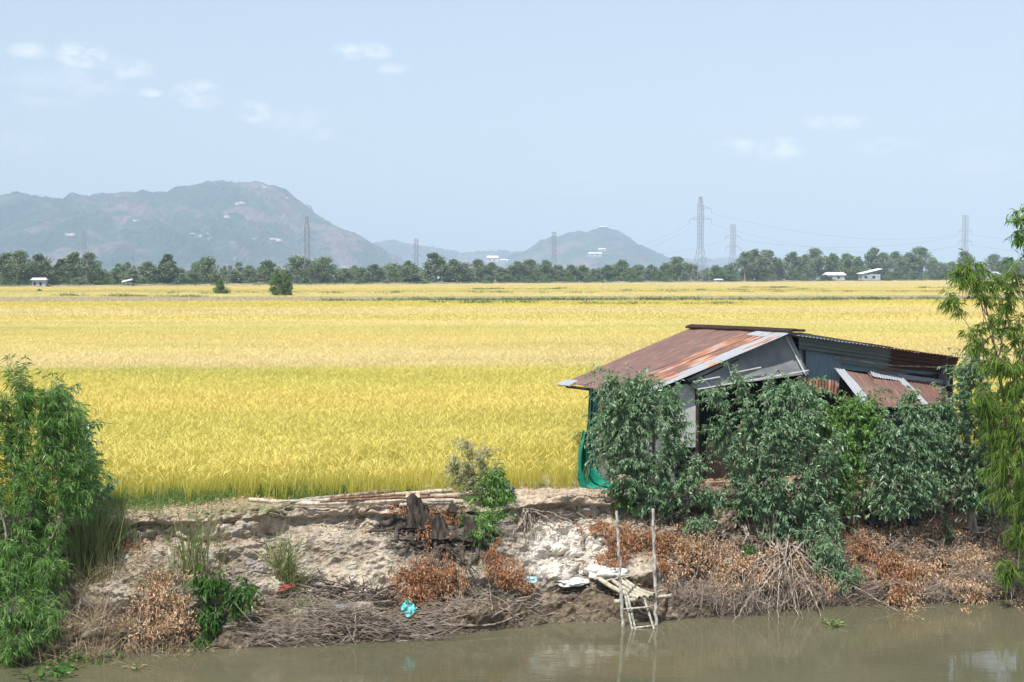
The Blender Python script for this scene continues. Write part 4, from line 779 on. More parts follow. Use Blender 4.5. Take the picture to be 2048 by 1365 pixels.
# ---------------------------------------------------------------- dead foliage
def dry(label, bl, seed, mat='deadO', dens=1.0, L=.06, W=.03, name='dead_brush', tw=1.0):
    r = np.random.default_rng(seed); lv = Acc(); tw_ = Acc(); P_ = []; c0 = None
    for (px, py, rx, ry) in bl:
        n = int(rx*ry*.95*dens); u = r.normal(size=(n, 2))*.52; k = (abs(u).max(1) < 1.25); u = u[k]
        m_ = max(3, n//26); cu = r.normal(size=(m_, 2))*.72; ix = np.minimum((r.random(len(u))**1.6*m_).astype(int), m_-1); u = u*.34+cu[ix]
        b = B(px, py); s = b[1]/F; c0 = b if c0 is None else c0
        X = b[0]+u[:, 0]*rx*s; Yc = b[1]+u[:, 1]*-ry*s*-.0; 
        # project along the slope: choose y from the wanted height on the face
        pts = np.array([B(px+uu[0]*rx, py+uu[1]*ry) for uu in cu]); q = pts[ix]+np.stack([(u[:, 0]-cu[ix][:, 0])*rx*s, -.03-.34*r.random(len(u))**1.3, -(u[:, 1]-cu[ix][:, 1])*ry*s], -1)
        q[:, 0] += r.normal(size=len(q))*.03; q[:, 2] += r.normal(size=len(q))*.04; P_.append(q)
        for p in pts:
            for j in range(max(1, int(4*tw))):
                e = p+np.array([r.normal()*rx*s*.4, -.05-.3*r.random(), r.normal()*ry*s*.5-.05]); m2 = (p+e)/2+np.array([r.normal()*.06, -.08, r.normal()*.06]); t_ = np.linspace(0, 1, 6)[:, None]
                tube(tw_, p*(1-t_)**2+2*m2*t_*(1-t_)+e*t_**2, np.linspace(.006, .002, 6), 3)
    q = np.concatenate(P_); root = thing(name, label, 'dead brush', c0); part('dead_twigs', tw_, M['twig'], root)
    leaves(lv, q, r.normal(size=q.shape)+[0, -.2, -.9], L*(.6+.8*r.random(len(q))), W*(.6+.6*r.random(len(q))), r, .45, .2); part('dead_leaves', lv, M[mat], root); return root
dry('rust orange dead fern heap below the charred stumps', [(860, 1140, 42, 30), (835, 1165, 38, 24), (885, 1165, 30, 24), (850, 1190, 30, 14)], 1, dens=1.5)
dry('rust orange dead foliage trailing down right of the grassy mound', [(985, 1105, 12, 18), (1000, 1130, 20, 18), (1020, 1150, 24, 18), (1045, 1172, 22, 14)], 2, dens=1.7)
dry('strip of orange dead leaves hanging between the two charred stumps', [(855, 1030, 10, 20), (850, 1060, 9, 24), (880, 1035, 26, 12)], 3, dens=1.6)
dry('orange dead leaves above the curved log left of the tall poles', [(1190, 1050, 30, 8), (1225, 1058, 20, 9)], 4, dens=1.6)
dry('orange and brown dead leaves right between the two tall poles', [(1280, 1070, 40, 26), (1240, 1095, 20, 24), (1215, 1120, 26, 14), (1330, 1085, 30, 26)], 5, dens=1.3)
dry('beige dead leaves heap right of the tall poles', [(1395, 1085, 40, 30), (1440, 1120, 34, 34), (1370, 1120, 30, 22), (1440, 1165, 18, 26)], 6, 'deadT', 1.3)
dry('orange dead foliage hanging under the middle shrub', [(1630, 1085, 16, 26), (1600, 1040, 14, 12), (1580, 1060, 10, 16)], 7, dens=1.5)
dry('long diagonal swath of bright orange dead foliage', [(1692, 1050, 20, 26), (1712, 1085, 26, 24), (1745, 1110, 32, 22), (1780, 1140, 32, 20), (1810, 1165, 26, 18)], 8, dens=1.7)
dry('tan curled dead leaves right of the orange swath', [(1780, 1070, 36, 26), (1830, 1090, 34, 30), (1850, 1140, 36, 22), (1815, 1205, 30, 18), (1860, 1050, 26, 16)], 9, 'deadT', 1.2)
dry('ochre dead leaves around the pale stump', [(1905, 1050, 20, 24), (1925, 1110, 36, 26), (1975, 1120, 40, 30), (1990, 1075, 24, 20)], 10, 'deadT', 1.2)
dry('tan dead leaves low near the water at the right', [(1950, 1165, 44, 20), (2010, 1150, 30, 30), (1940, 1190, 24, 14), (2035, 1180, 16, 24)], 11, 'deadT', 1.1)
dry('brown dead shrub with hanging leaves at the left waterline', [(330, 1170, 40, 26), (310, 1210, 38, 34), (345, 1240, 36, 36), (300, 1260, 30, 24), (400, 1140, 30, 14)], 12, 'deadT', .75, L=.065, W=.028)
dry('small nest of dead leaves on the upper clay at the left', [(262, 1085, 22, 9)], 13, dens=1.5)
dry('brown leaf litter low beneath the middle shrub', [(1560, 1120, 40, 22), (1500, 1140, 40, 22), (1640, 1150, 34, 26)], 14, 'deadT', .8)
dry('dark brown dead leaves around the upper stump roots', [(905, 1030, 28, 14), (800, 1015, 24, 8)], 15, dens=1.0)
# litter on the slope (nobody could count it)
r = np.random.default_rng(15); n = 15000; X = r.uniform(-8.5, 11.5, n); w_ = np.clip((X-1.8)/1.6, .12, 1)+.5*(X < -5); k = r.random(n) < w_; X = X[k]; n = len(X); Y = edge(X)+r.uniform(.25, 3.6, n); Z = surfv(X, Y)+.012
a = Acc(); D = r.normal(size=(n, 3))*[1, 1, .35]; leaves(a, np.stack([X, Y, Z], -1), D, .045+.05*r.random(n), .028, r, .4, 0); single('leaf_litter', 'fallen brown leaves strewn over the bank', 'leaf litter', a, M['deadT'], kind='stuff')
n = 3600; X = r.uniform(-8.5, 11.5, n); Y = edge(X)+r.uniform(.0, 2.8, n); Z = surfv(X, Y)+.015; a = Acc(); p0 = np.stack([X, Y, Z], -1); d_ = r.normal(size=(n, 3))*[1, .35, .55]*(.06+.22*r.random((n, 1))**2); p1_ = p0+d_; p1_[:, 2] = np.maximum(p1_[:, 2], surfv(p1_[:, 0], p1_[:, 1])); mid = (p0+p1_)/2+r.normal(size=(n, 3))*.03+[0, -.03, .02]
t = np.linspace(0, 1, 5)[None, :, None]; tubes(a, p0[:, None]*(1-t)**2+2*mid[:, None]*t*(1-t)+p1_[:, None]*t**2, np.broadcast_to(np.linspace(.006, .002, 5)[None], (n, 5))*(.5+.9*r.random((n, 1))))
single('twig_litter', 'loose twigs and rootlets strewn over the bank', 'twigs', a, M['twig'], kind='stuff')
# ---------------------------------------------------------------- tangles
def tangle(label, bl, n, seed, mat='twig', rad=.006, ln_=.7, lift=.12, dirx=1.0, name='brush_pile', cat='brush pile', dirz=.3, bend=.16):
    r = np.random.default_rng(seed); a = Acc(); cs = []
    for (px, py, rx, ry) in bl: b = B(px, py); cs.append((b, rx*b[1]/F, ry*b[1]/F))
    w_ = np.array([c[1]*c[2] for c in cs]); bi = r.choice(len(cs), n, p=w_/w_.sum()); c = np.array([cs[i][0] for i in bi]); sx = np.array([cs[i][1] for i in bi]); sz = np.array([cs[i][2] for i in bi])
    u = r.normal(size=(n, 2))*.5; cen = c+np.stack([u[:, 0]*sx, -lift*r.random(n)-u[:, 1]*0, -u[:, 1]*sz], -1)
    cen[:, 1] = np.minimum(cen[:, 1]-u[:, 1]*sz*.0, cen[:, 1]); th = r.normal(size=n)*.6*dirz*2; L = ln_*(.3+.8*r.random(n)); D = np.stack([np.cos(th)*dirx, r.normal(size=n)*.25, np.sin(th)], -1)*np.sign(r.normal(size=(n, 1)))
    p0 = cen-D*L[:, None]/2; p1_ = cen+D*L[:, None]/2; m1 = p0*.66+p1_*.34+r.normal(size=(n, 3))*bend*L[:, None]; m2 = p0*.34+p1_*.66+r.normal(size=(n, 3))*bend*L[:, None]
    t = np.linspace(0, 1, 9)[None, :, None]; Q = p0[:, None]*(1-t)**3+3*m1[:, None]*t*(1-t)**2+3*m2[:, None]*t**2*(1-t)+p1_[:, None]*t**3
    Q[..., 2] = np.maximum(Q[..., 2], WZ-.05); tubes(a, Q, np.broadcast_to(np.linspace(1, .35, 9)[None], (n, 9))*(rad*(.45+r.random((n, 1))**2*1.8)), 4, tint=.5)
    return single(name, label, cat, a, M[mat], tuple(cs[0][0]))
tangle('big tangle of bare grey brushwood lying at the waterline', [(560, 1265, 110, 34), (700, 1240, 110, 42), (640, 1210, 100, 32), (800, 1262, 80, 26), (860, 1235, 50, 30)], 1250, 1, lift=.28)
tangle('dark twiggy brushwood above the grey brush pile', [(640, 1195, 60, 24), (740, 1190, 60, 20)], 170, 2, 'char', rad=.009, lift=.2, dirz=.6)
tangle('tangle of dead stems at the waterline below the left tree', [(150, 1230, 80, 40), (240, 1240, 70, 44)], 360, 3, lift=.2, dirz=.8, rad=.005)
tangle('wiry dead vines on the slope left of the tall poles', [(1080, 1030, 60, 12), (1150, 1040, 50, 10)], 170, 4, lift=.06, ln_=.4, rad=.005)
tangle('fine rootlets between the bamboo landing and the hanging roots', [(1390, 1190, 80, 34), (1480, 1200, 60, 34), (1580, 1190, 70, 40)], 900, 5, lift=.34, dirx=.45, dirz=.9, rad=.005)
tangle('fine dead stems at the waterline right of the hanging roots', [(1690, 1190, 90, 22), (1840, 1185, 90, 18), (1960, 1160, 70, 26)], 800, 6, lift=.25, rad=.0048, dirz=.8)
tangle('wiry dead twigs through the brown leaves of the right bank', [(1420, 1110, 80, 50), (1640, 1120, 80, 50), (1800, 1110, 90, 50), (1940, 1120, 80, 50)], 900, 16, 'root', lift=.3, rad=.004, ln_=.5, dirz=.9)
tangle('brushwood below the grassy mound', [(1000, 1200, 90, 22), (940, 1215, 60, 22)], 170, 7, lift=.14, rad=.006)
# hanging roots
def pl(pts, lift=.05, absd=None):
    o = []
    for p in pts:
        if len(p) == 3: o.append(P(p[0], p[1], p[2]))
        else: b = B(p[0], p[1]); b[1] -= lift; o.append(b)
    o = np.array(o); n = len(o); u = np.linspace(0, n-1, max(12, n*6)); i = np.clip(u.astype(int), 0, n-2); f = (u-i)[:, None]
    g_ = lambda k: o[np.clip(k, 0, n-1)]; a, b, c, d = g_(i-1), g_(i), g_(i+1), g_(i+2)
    return .5*((2*b)+(-a+c)*f+(2*a-5*b+4*c-d)*f**2+(-a+3*b-3*c+d)*f**3)
def branch(label, pts, r0, r1, mat='twig', name='dead_branch', cat='branch', lift=.06, twigs=0, seed=1, wob=.01):
    q = pl(pts, lift); r = np.random.default_rng(seed); q = q+r.normal(size=q.shape)*wob; a = Acc(); tube(a, q, np.linspace(r0, r1, len(q))*(1+.12*r.normal(size=len(q))), 8)
    for k in range(twigs):
        i = r.integers(3, len(q)-2); e = q[i]+np.array([r.normal()*.25, -.1*r.random(), -.05+r.normal()*.2]); m = (q[i]+e)/2+r.normal(size=3)*.05; t = np.linspace(0, 1, 6)[:, None]; tube(a, q[i]*(1-t)**2+2*m*t*(1-t)+e*t**2, np.linspace(r1*.7, .002, 6), 4)
    return single(name, label, cat, a, M[mat], tuple(q[0]))
def rootfan(label, top, ends, r0, seed, mat='root', n_fine=40, spread=40, drop=90):
    r = np.random.default_rng(seed); root = thing('exposed_roots', label, 'roots', B(*top)); tp0 = B(*top); tp0[1] -= .15; tp = tp0
    for e in ends:
        tp = tp0+np.array([r.normal()*.16 if len(ends) > 8 else r.normal()*.04, r.normal()*.05, (r.normal()*.14 if len(ends) > 8 else 0)]); k = r.uniform(.35, .65); m = (top[0]*(1-k)+e[0]*k+r.normal()*5, top[1]*(1-k)+e[1]*k-r.random()*8); d_e = r.uniform(.12, .42)
        a_, b_ = B(*m), B(e[0], e[1]); a_[1] -= .32; b_[1] -= d_e; pts = np.array([tp, tp*.5+a_*.5+[0, -.08, .03], a_, a_*.45+b_*.55+r.normal(size=3)*.03, b_]); n = 5; u = np.linspace(0, 4, 22); q = np.stack([np.interp(u, range(5), pts[:, c_]) for c_ in range(3)], -1); kk = np.array([.25, .5, .25])
        for _ in range(3): q[1:-1] = .25*q[:-2]+.5*q[1:-1]+.25*q[2:]
        q[1:-1] += r.normal(size=(20, 3))*.011; ac = Acc(); tube(ac, q, np.linspace(r0, r0*.3, len(q))*r.uniform(.6, 1.2), 7); part('root', ac, M[mat], root)
    ac = Acc(); n = n_fine; x = tp[0]+r.normal(size=n)*spread*tp[1]/F*.5; L = drop*tp[1]/F*(.3+.8*r.random(n)); p0 = np.stack([x, tp[1]-.05-.25*r.random(n), tp[2]-.05-.3*r.random(n)], -1); e = p0+np.stack([r.normal(size=n)*.14, -.3*r.random(n), -L], -1); e[:, 2] = np.maximum(e[:, 2], WZ-.03); m = (p0+e)/2+r.normal(size=(n, 3))*.05
    t = np.linspace(0, 1, 8)[None, :, None]; tubes(ac, p0[:, None]*(1-t)**2+2*m[:, None]*t*(1-t)+e[:, None]*t**2, np.broadcast_to(np.linspace(.006, .002, 8)[None], (n, 8)), 4); part('rootlets', ac, M['twig'], root); return root
rootfan('wide fan of long bare roots reaching from the middle shrub to the water', (1555, 1085), [(1480, 1165), (1420, 1195), (1505, 1200), (1532, 1235), (1552, 1240), (1590, 1225), (1640, 1205), (1665, 1190), (1720, 1195), (1795, 1220), (1610, 1180), (1575, 1180), (1460, 1240), (1520, 1215), (1490, 1225), (1565, 1215), (1635, 1228), (1600, 1232)], .021, 3, n_fine=130, spread=130, drop=150)
rootfan('cluster of bare roots hanging right of the feathery bush', (1050, 1015), [(1030, 1060), (1012, 1080), (1050, 1075), (1062, 1085), (1075, 1065), (1110, 1045), (1160, 1042)], .022, 4, n_fine=60, spread=60, drop=80)
rootfan('gnarled root knot at the left of the middle shrub', (1475, 1040), [(1440, 1075), (1410, 1095), (1480, 1080), (1495, 1075), (1500, 1100)], .03, 5, n_fine=20)
rootfan('thin roots dangling below the second charred stump', (885, 1090), [(850, 1110), (862, 1125), (880, 1120), (930, 1120), (945, 1135), (960, 1140)], .025, 6, 'char', 40, 60, 60)
branch('long pale branch reaching along the waterline toward the bamboo landing', [(878, 1245), (960, 1250), (1010, 1240), (1060, 1215), (1110, 1180), (1150, 1170), (1200, 1172)], .02, .012, twigs=6, seed=1)
branch('forked branch above the waterline below the wrapper', [(895, 1195), (950, 1200), (1000, 1215), (1040, 1235)], .016, .008, twigs=5, seed=2)
branch('thin branch running level just above the water left of the ladder', [(1030, 1238), (1100, 1228), (1180, 1222), (1235, 1210)], .012, .007, twigs=3, seed=3, name='dead_branch')
branch('dark root arching down beside the cyan bag', [(935, 1180), (880, 1195), (860, 1225), (835, 1240)], .025, .012, 'root', twigs=5, seed=4)
branch('curved grey log on the pale sand left of the tall poles', [(1168, 1100), (1165, 1080), (1180, 1069), (1215, 1068), (1240, 1070)], .045, .035, 'root', 'fallen_log', 'log', seed=5, wob=.004)
branch('black branch sticking up left of the brush pile top', [(690, 1190), (670, 1180), (560, 1150), (490, 1140)], .013, .006, 'char', twigs=3, seed=6)
branch('dark branch leaning over the brush pile', [(620, 1215), (680, 1180), (720, 1145)], .018, .008, 'char', twigs=3, seed=7, lift=.2)
branch('pale upright branch in the middle of the brush pile', [(712, 1270), (714, 1220), (706, 1190)], .014, .008, twigs=3, seed=8, lift=.25)
branch('bare branch rising right of the brush pile', [(850, 1210), (830, 1180), (790, 1140), (780, 1110)], .01, .005, twigs=2, seed=9, lift=.1)
branch('thin vertical stick below the feathery bush', [(985, 1215), (980, 1170), (972, 1140)], .011, .006, seed=10, lift=.2)
branch('pale forked branch low at the right waterline', [(1958, 1200), (1975, 1175), (2010, 1155), (2012, 1120)], .013, .006, twigs=2, seed=11, lift=.15)
branch('pale straight stick lying among the green leaves', [(1590, 1040), (1640, 1020), (1665, 1010)], .009, .006, seed=12, lift=.4, wob=.002)
branch('thin stick leaning left of the orange swath', [(1705, 1070), (1722, 1035), (1735, 1005)], .009, .005, seed=13, lift=.2, wob=.002)
# stumps
def stump(label, topc, basec, r_px, roots, mat, seed, fl=1.5, cut=True, dy=.1):
    r = np.random.default_rng(seed); b = B(*basec); d = b[1]-dy; t = P(topc[0], topc[1], d); b[1] = d; root = thing('tree_stump', label, 'stump', b); rr = r_px*d/F
    u = np.linspace(0, 1, 14)[:, None]; q = b*(1-u)+t*u; th = np.arange(20)*2*np.pi/20
    V = []; 
    for k in range(14):
        f = k/13; w_ = rr*(fl-(fl-1)*f**.6); rid = 1+.2*np.cos(th*5+seed)*(1.3-f)+.17*fbm(np.stack([np.cos(th)*2, np.sin(th)*2, np.full(20, f*2.5)], -1), 3, seed)
        V.append(q[k]+np.stack([np.cos(th)*w_*rid, np.sin(th)*w_*rid*.9, .05*np.sin(th*3)*(f == 1)], -1))
    a = Acc(); a.add(np.concatenate(V), [[k*20+i, k*20+(i+1) % 20, (k+1)*20+(i+1) % 20, (k+1)*20+i] for k in range(13) for i in range(20)]); part('trunk', a, M[mat], root)
    a = Acc(); a.add(np.concatenate([V[-1]+[0, 0, .003], [V[-1].mean(0)+[0, 0, -.02]]]), [[i, (i+1) % 20, 20] for i in range(20)]); part('cut_face', a, M['cut' if cut else mat], root)
    for pts, r0, r1 in roots:
        st_ = q[r.integers(2, 5)]; qq = pl(pts, .06); qq = np.concatenate([[st_], qq]); n = len(qq); ac = Acc(); tube(ac, qq+r.normal(size=qq.shape)*.006, np.linspace(r0, r1, n), 9); part('root', ac, M[mat], root)
    return root
stump('tall charred stump with a reddish cut top at the brink', (826, 990), (842, 1052), 14, [([(800, 1030), (765, 1048), (716, 1042)], .085, .035), ([(812, 1045), (780, 1058), (735, 1062)], .06, .02), ([(825, 1065), (815, 1095), (800, 1110)], .05, .02), ([(850, 1045), (875, 1050), (900, 1040)], .07, .04), ([(815, 1055), (795, 1070), (775, 1090)], .05, .015), ([(850, 1060), (830, 1085)], .06, .02), ([(795, 1055), (792, 1085)], .06, .03)], 'char', 1, fl=1.9)
stump('lower charred stump just right of the tall charred stump', (876, 1034), (886, 1074), 11, [([(865, 1080), (852, 1100), (845, 1115)], .05, .02), ([(872, 1085), (868, 1120), (860, 1140)], .045, .02), ([(890, 1080), (905, 1110), (900, 1135)], .05, .02), ([(885, 1085), (880, 1115)], .05, .03), ([(910, 1055), (950, 1045)], .05, .02), ([(895, 1070), (935, 1080)], .06, .03)], 'char', 2, cut=False, fl=1.9)
stump('black stump under the feathery bush', (938, 1036), (946, 1078), 10, [([(950, 1085), (955, 1110), (940, 1130)], .05, .02), ([(920, 1070), (905, 1075), (890, 1070)], .06, .04), ([(930, 1085), (925, 1110), (930, 1135)], .05, .02), ([(960, 1060), (985, 1085), (990, 1110)], .05, .02), ([(975, 1070), (1000, 1065)], .06, .03)], 'char', 3, cut=False, fl=1.9)
stump('pale grey stump with a thick bent root under the right shrubs', (1938, 1026), (1942, 1062), 11, [([(1944, 1060), (1952, 1085), (1960, 1092)], .055, .045), ([(1925, 1055), (1930, 1075)], .03, .02), ([(1970, 1058), (2000, 1065)], .04, .02)], 'root', 4, 1.1)
stump('dark stump behind the orange swath', (1745, 1008), (1750, 1045), 15, [([(1755, 1060), (1750, 1075)], .02, .012)], 'char', 5, cut=False)
stump('broad dark stump left of the pale stump', (1805, 1012), (1805, 1045), 17, [([(1830, 1050), (1850, 1055)], .03, .015)], 'char', 6, cut=False)
# ---------------------------------------------------------------- cut poles on the brink
def pole(label, pts, r0, r1, mat='palebark', seed=0, z=.08):
    r = np.random.default_rng(seed); o = np.array([G(p[0], p[1], p[2] if len(p) > 2 else z) for p in pts]); u = np.linspace(0, len(o)-1, 26); q = np.stack([np.interp(u, range(len(o)), o[:, c_]) for c_ in range(3)], -1)
    for _ in range(6): q[1:-1] = .25*q[:-2]+.5*q[1:-1]+.25*q[2:]
    q[1:-1] += r.normal(size=(24, 3))*.005; a = Acc(); tube(a, q, np.linspace(r0, r1, 26)*(1+.07*r.normal(size=26)), 9)
    for k in range(3): i = r.integers(4, 22); tube(a, [q[i], q[i]+np.array([r.normal()*.05, -.03, .06+.03*r.random()])], [r0*.45, r0*.25], 6)
    return single('cut_pole', label, 'pole', a, M[mat], tuple(q[0]), 'peeled poles stacked on the brink')
pole('longest pale pole, nearest the brink', [(498, 999), (545, 1003), (600, 1008), (720, 1006), (905, 1000)], .035, .055, seed=1)
pole('greyish pole slanting up at the back of the stack', [(600, 1000), (690, 992), (788, 982)], .03, .04, 'twig', seed=2, z=.12)
pole('pinkish pole lying second from the brink', [(560, 1003), (700, 999), (920, 990)], .028, .042, 'bamboo', seed=3, z=.13)
pole('pale pole at the back right behind the charred stump', [(690, 1000), (800, 988), (905, 981)], .03, .045, seed=4, z=.16)
pole('thin brown pole wedged in the middle of the stack', [(640, 1004), (780, 996), (918, 994)], .022, .03, 'brownwood', seed=5, z=.17)
pole('thick short pole end under the feathery bush', [(800, 1010), (870, 1006), (925, 1004)], .04, .055, seed=6, z=.03)
pole('thin twisted pole dangling below the front of the stack', [(540, 1007), (610, 1014), (690, 1015)], .014, .018, 'twig', seed=7, z=.04)
pole('reddish pole between the back poles', [(660, 998), (760, 992), (860, 988)], .024, .032, 'brownwood', seed=8, z=.2)
# ---------------------------------------------------------------- landing
d0 = G(1244, 1255, WZ)[1]; d1 = G(1313, 1250, WZ)[1]
def upole(label, pb, pt, d, r0, r1, seed, extra):
    r = np.random.default_rng(seed); b = P(pb[0], pb[1], d); t = P(pt[0], pt[1], d+.05); u = np.linspace(0, 1, 22)[:, None]; q = b*(1-u)+t*u; q[1:-1] += r.normal(size=(20, 3))*[.008, .008, 0]; q = np.concatenate([[q[0]-[0, 0, .9]], q]); a = Acc(); tube(a, q, np.linspace(r0, r1, 23)*(1+.08*r.normal(size=23)), 10); return single('mooring_pole', label, 'pole', a, M['post'], tuple(b))
upole('left grey pole of the landing, standing in the water', (1246, 1252), (1233, 1022), d0, .034, .026, 1, 0)
upole('right grey pole of the landing, knobbly at its top', (1313, 1250), (1306, 1018), d1, .033, .028, 2, 0)
LB_ = 'bamboo culms of the landing'
for i, (a_, b_, rr) in enumerate([((1197, 1157), (1278, 1196), .045), ((1220, 1157), (1288, 1194), .04), ((1235, 1156), (1300, 1194), .042), ((1250, 1160), (1308, 1189), .034)]):
    p, q = P(a_[0], a_[1], d0+1.15), P(b_[0], b_[1], d0+.12); u = np.linspace(0, 1, 30)[:, None]; pts = p*(1-u)+q*u; pts[:, 2] -= .05*np.sin(u[:, 0]*3.1); rad = rr*(1+.12*(np.arange(30) % 6 == 0)); a = Acc(); tube(a, pts, rad, 12)
    root = thing('bamboo_culm', ['leftmost thick bamboo culm of the landing', 'second bamboo culm from the left in the landing', 'third bamboo culm from the left in the landing', 'thinnest rightmost bamboo culm of the landing'][i], 'bamboo pole', p, LB_); part('culm', a, M['bamboo'], root, smooth=True); a = Acc(); tube(a, [q, q+(q-p)*.003], rr*.7, 10); part('cut_end', a, M['darkwood_and_shade'], root)
def stick(label, a_, b_, da, db, r0, r1, mat='bamboo', name='crossbar', cat='crossbar', seed=3):
    r = np.random.default_rng(seed); p, q = P(*a_, da), P(*b_, db); u = np.linspace(0, 1, 12)[:, None]; pts = p*(1-u)+q*u; pts[1:-1] += r.normal(size=(10, 3))*.004; a = Acc(); tube(a, pts, np.linspace(r0, r1, 12), 9); return single(name, label, cat, a, M[mat], tuple(p))
stick('thick crossbar lashed under the bamboo culms at the water end', (1228, 1204), (1342, 1192), d0+.1, d1+.12, .045, .03)
stick('upper crossbar under the shore ends of the bamboo culms', (1188, 1158), (1262, 1150), d0+1.1, d0+1.2, .03, .024)
stick('thin stick across the shore ends of the bamboo culms', (1205, 1163), (1262, 1152), d0+1.0, d0+1.1, .016, .012, seed=5)
lad = thing('ladder', 'crude wooden ladder dipping into the water below the bamboo landing', 'ladder', P(1280, 1255, d0-.1))
for a_, b_ in (((1250, 1192), (1264, 1257)), ((1255, 1191), (1270, 1255)), ((1288, 1196), (1306, 1252))):
    a = Acc(); p, q = P(*a_, d0+.1), P(*b_, d0-.12); tube(a, [p, (p+q)/2, q+(q-p)*.12], [.022, .02, .02], 8); part('rail', a, M['post'], lad)
for a_, b_ in (((1247, 1219), (1302, 1214)), ((1262, 1257), (1313, 1251))):
    a = Acc(); tube(a, [P(*a_, d0-.06), P(*b_, d0-.06)], .018, 8); part('rung', a, M['post'], lad)
# ---------------------------------------------------------------- small items
def lump(name, label, cat, px, py, rx, ry, mat, seed, dep=.6, sag=.0, rough=.25, lift=.0, group=None, slope=0):
    r = np.random.default_rng(seed); b = B(px, py+ry*.6); s = b[1]/F; rx, rz = rx*s, ry*s; rd = max(rx, rz)*dep; th = np.linspace(0, 2*np.pi, 33)[:-1]; ph = np.linspace(-np.pi/2, np.pi/2, 18)
    TH, PH = np.meshgrid(th, ph, indexing='ij'); n = np.stack([np.cos(TH)*np.cos(PH), np.sin(TH)*np.cos(PH), np.sin(PH)], -1); k = 1+rough*fbm(n*1.6, 4, seed)+rough*.6*(1-abs(fbm(n*3.1, 3, seed+4))*2); p = np.sign(n)*abs(n)**.8*k[..., None]*np.array([rx, rd, rz]); p[..., 2] += slope*p[..., 0]
    c = b+np.array([0, -rd*.25, rz*.75+lift]); V = (p+c).reshape(-1, 3); m = 18; Fq = np.array([[i*m+j, ((i+1) % 32)*m+j, ((i+1) % 32)*m+j+1, i*m+j+1] for i in range(32) for j in range(17)]); a = Acc(); a.add(V, Fq); return single(name, label, cat, a, M[mat], tuple(b), group, smooth=True)
lump('sack', 'white sack lying at the shore end of the bamboo culms', 'sack', 1208, 1143, 34, 11, 'sack', 1, .9, rough=.35)
lump('sack', 'flat white sack half buried in the pale sand left of the landing', 'sack', 1145, 1162, 28, 6, 'cloth', 2, 1.2)
lump('knotted_rag', 'small knotted white rag left of the white sack', 'rag', 1166, 1146, 7, 5, 'sack', 3, .8)
lump('cloth_bundle', 'navy blue cloth bundle behind the feathery bush', 'bundle', 1012, 987, 14, 9, 'blueb', 4, .8, rough=.5)
lump('cloth_scrap', 'pale scrap of cloth on top of the navy bundle', 'cloth', 1006, 979, 6, 7, 'sack', 5, .8, rough=.4, lift=.1)
lump('red_cloth', 'dirty red cloth caught above the brush pile', 'cloth', 566, 1176, 24, 6, 'red', 6, .5, rough=.4, slope=.15)
lump('cloth_scrap', 'grey plastic scrap caught in the brush pile', 'rag', 690, 1216, 18, 5, 'panel', 7, .6, rough=.4)
def sheet(name, label, cat, cpx, corners, mat, seed, cr=.04, dy=.25):
    r = np.random.default_rng(seed); b = B(*cpx); d = b[1]-dy; c = [P(x, y, d+r.normal()*.04) for x, y in corners]; n = 22; u, v = np.meshgrid(np.linspace(0, 1, n), np.linspace(0, 1, n), indexing='ij'); u, v = u[..., None], v[..., None]
    p = (c[0]*(1-u)+c[1]*u)*(1-v)+(c[3]*(1-u)+c[2]*u)*v; q = np.concatenate([u, v, u*0], -1); p[..., 1] += cr*(fbm(q*3, 3, seed)+(1-2*abs(fbm(q*4, 3, seed+7)))); p[..., 2] += cr*.3*fbm(q*4, 3, seed+2); a = Acc(); a.add(p.reshape(-1, 3), gridfaces(n, n)); back = p.copy(); back[..., 1] += .012; a.add(back.reshape(-1, 3), gridfaces(n, n)); return single(name, label, cat, a, M[mat], tuple(b))
sheet('plastic_bag', 'crumpled turquoise plastic bag above the waterline', 'bag', (817, 1222), [(798, 1215), (816, 1199), (835, 1217), (816, 1237)], 'cyan', 1, .035, .22)
sheet('plastic_wrapper', 'flattened pale blue wrapper on the sand below the roots', 'wrapper', (1057, 1162), [(1040, 1154), (1074, 1155), (1072, 1167), (1052, 1164)], 'cyanw', 2, .02, .08)
def floater(label, px, py, n, L, seed, mat='weed', spr=.12):
    r = np.random.default_rng(seed); c = G(px, py, WZ); a = Acc(); th = r.random(n)*6.28; b = np.stack([c[0]+r.normal(size=n)*spr, c[1]+r.normal(size=n)*spr, np.full(n, WZ+.005)], -1); le = .4+.9*r.random(n); blades(a, b, np.stack([np.cos(th)*le, np.sin(th)*le, np.ones(n)], -1), L*(.5+.6*r.random(n)), .04, r, .5, 4); 
    tp = b+np.stack([np.cos(th)*le, np.sin(th)*le, np.ones(n)], -1)*L*.45; leaves(a, tp, np.stack([np.cos(th), np.sin(th), r.random(n)*.5], -1), L*.5, L*.35, r, .1, .1); return single('water_plant', label, 'water plant', a, M[mat], tuple(c))
floater('tuft of floating water plant on open water right of the ladder', 1668, 1252, 26, .17, 1, 'reed', .08)
floater('dark floating plants in the shade at the left waterline', 165, 1318, 60, .2, 2, 'weed', .28)
floater('bright floating plant nearest the bottom left corner', 110, 1352, 34, .22, 3, 'weed', .2)
floater('pale floating sprig at the left waterline', 275, 1338, 12, .12, 4, 'reed', .08)
floater('yellow green plant where the bank meets the water at the left', 320, 1300, 24, .14, 5, 'reed', .14)
floater('small green plant at the right end of the grey brush pile', 890, 1258, 22, .14, 6, 'weed', .16)
branch('short black snag poking out of the water at the left', [(300, 1338, 24.0), (315, 1330, 24.0), (328, 1318, 24.0)], .02, .006, 'char', 'snag', 'snag', seed=21, wob=.002)
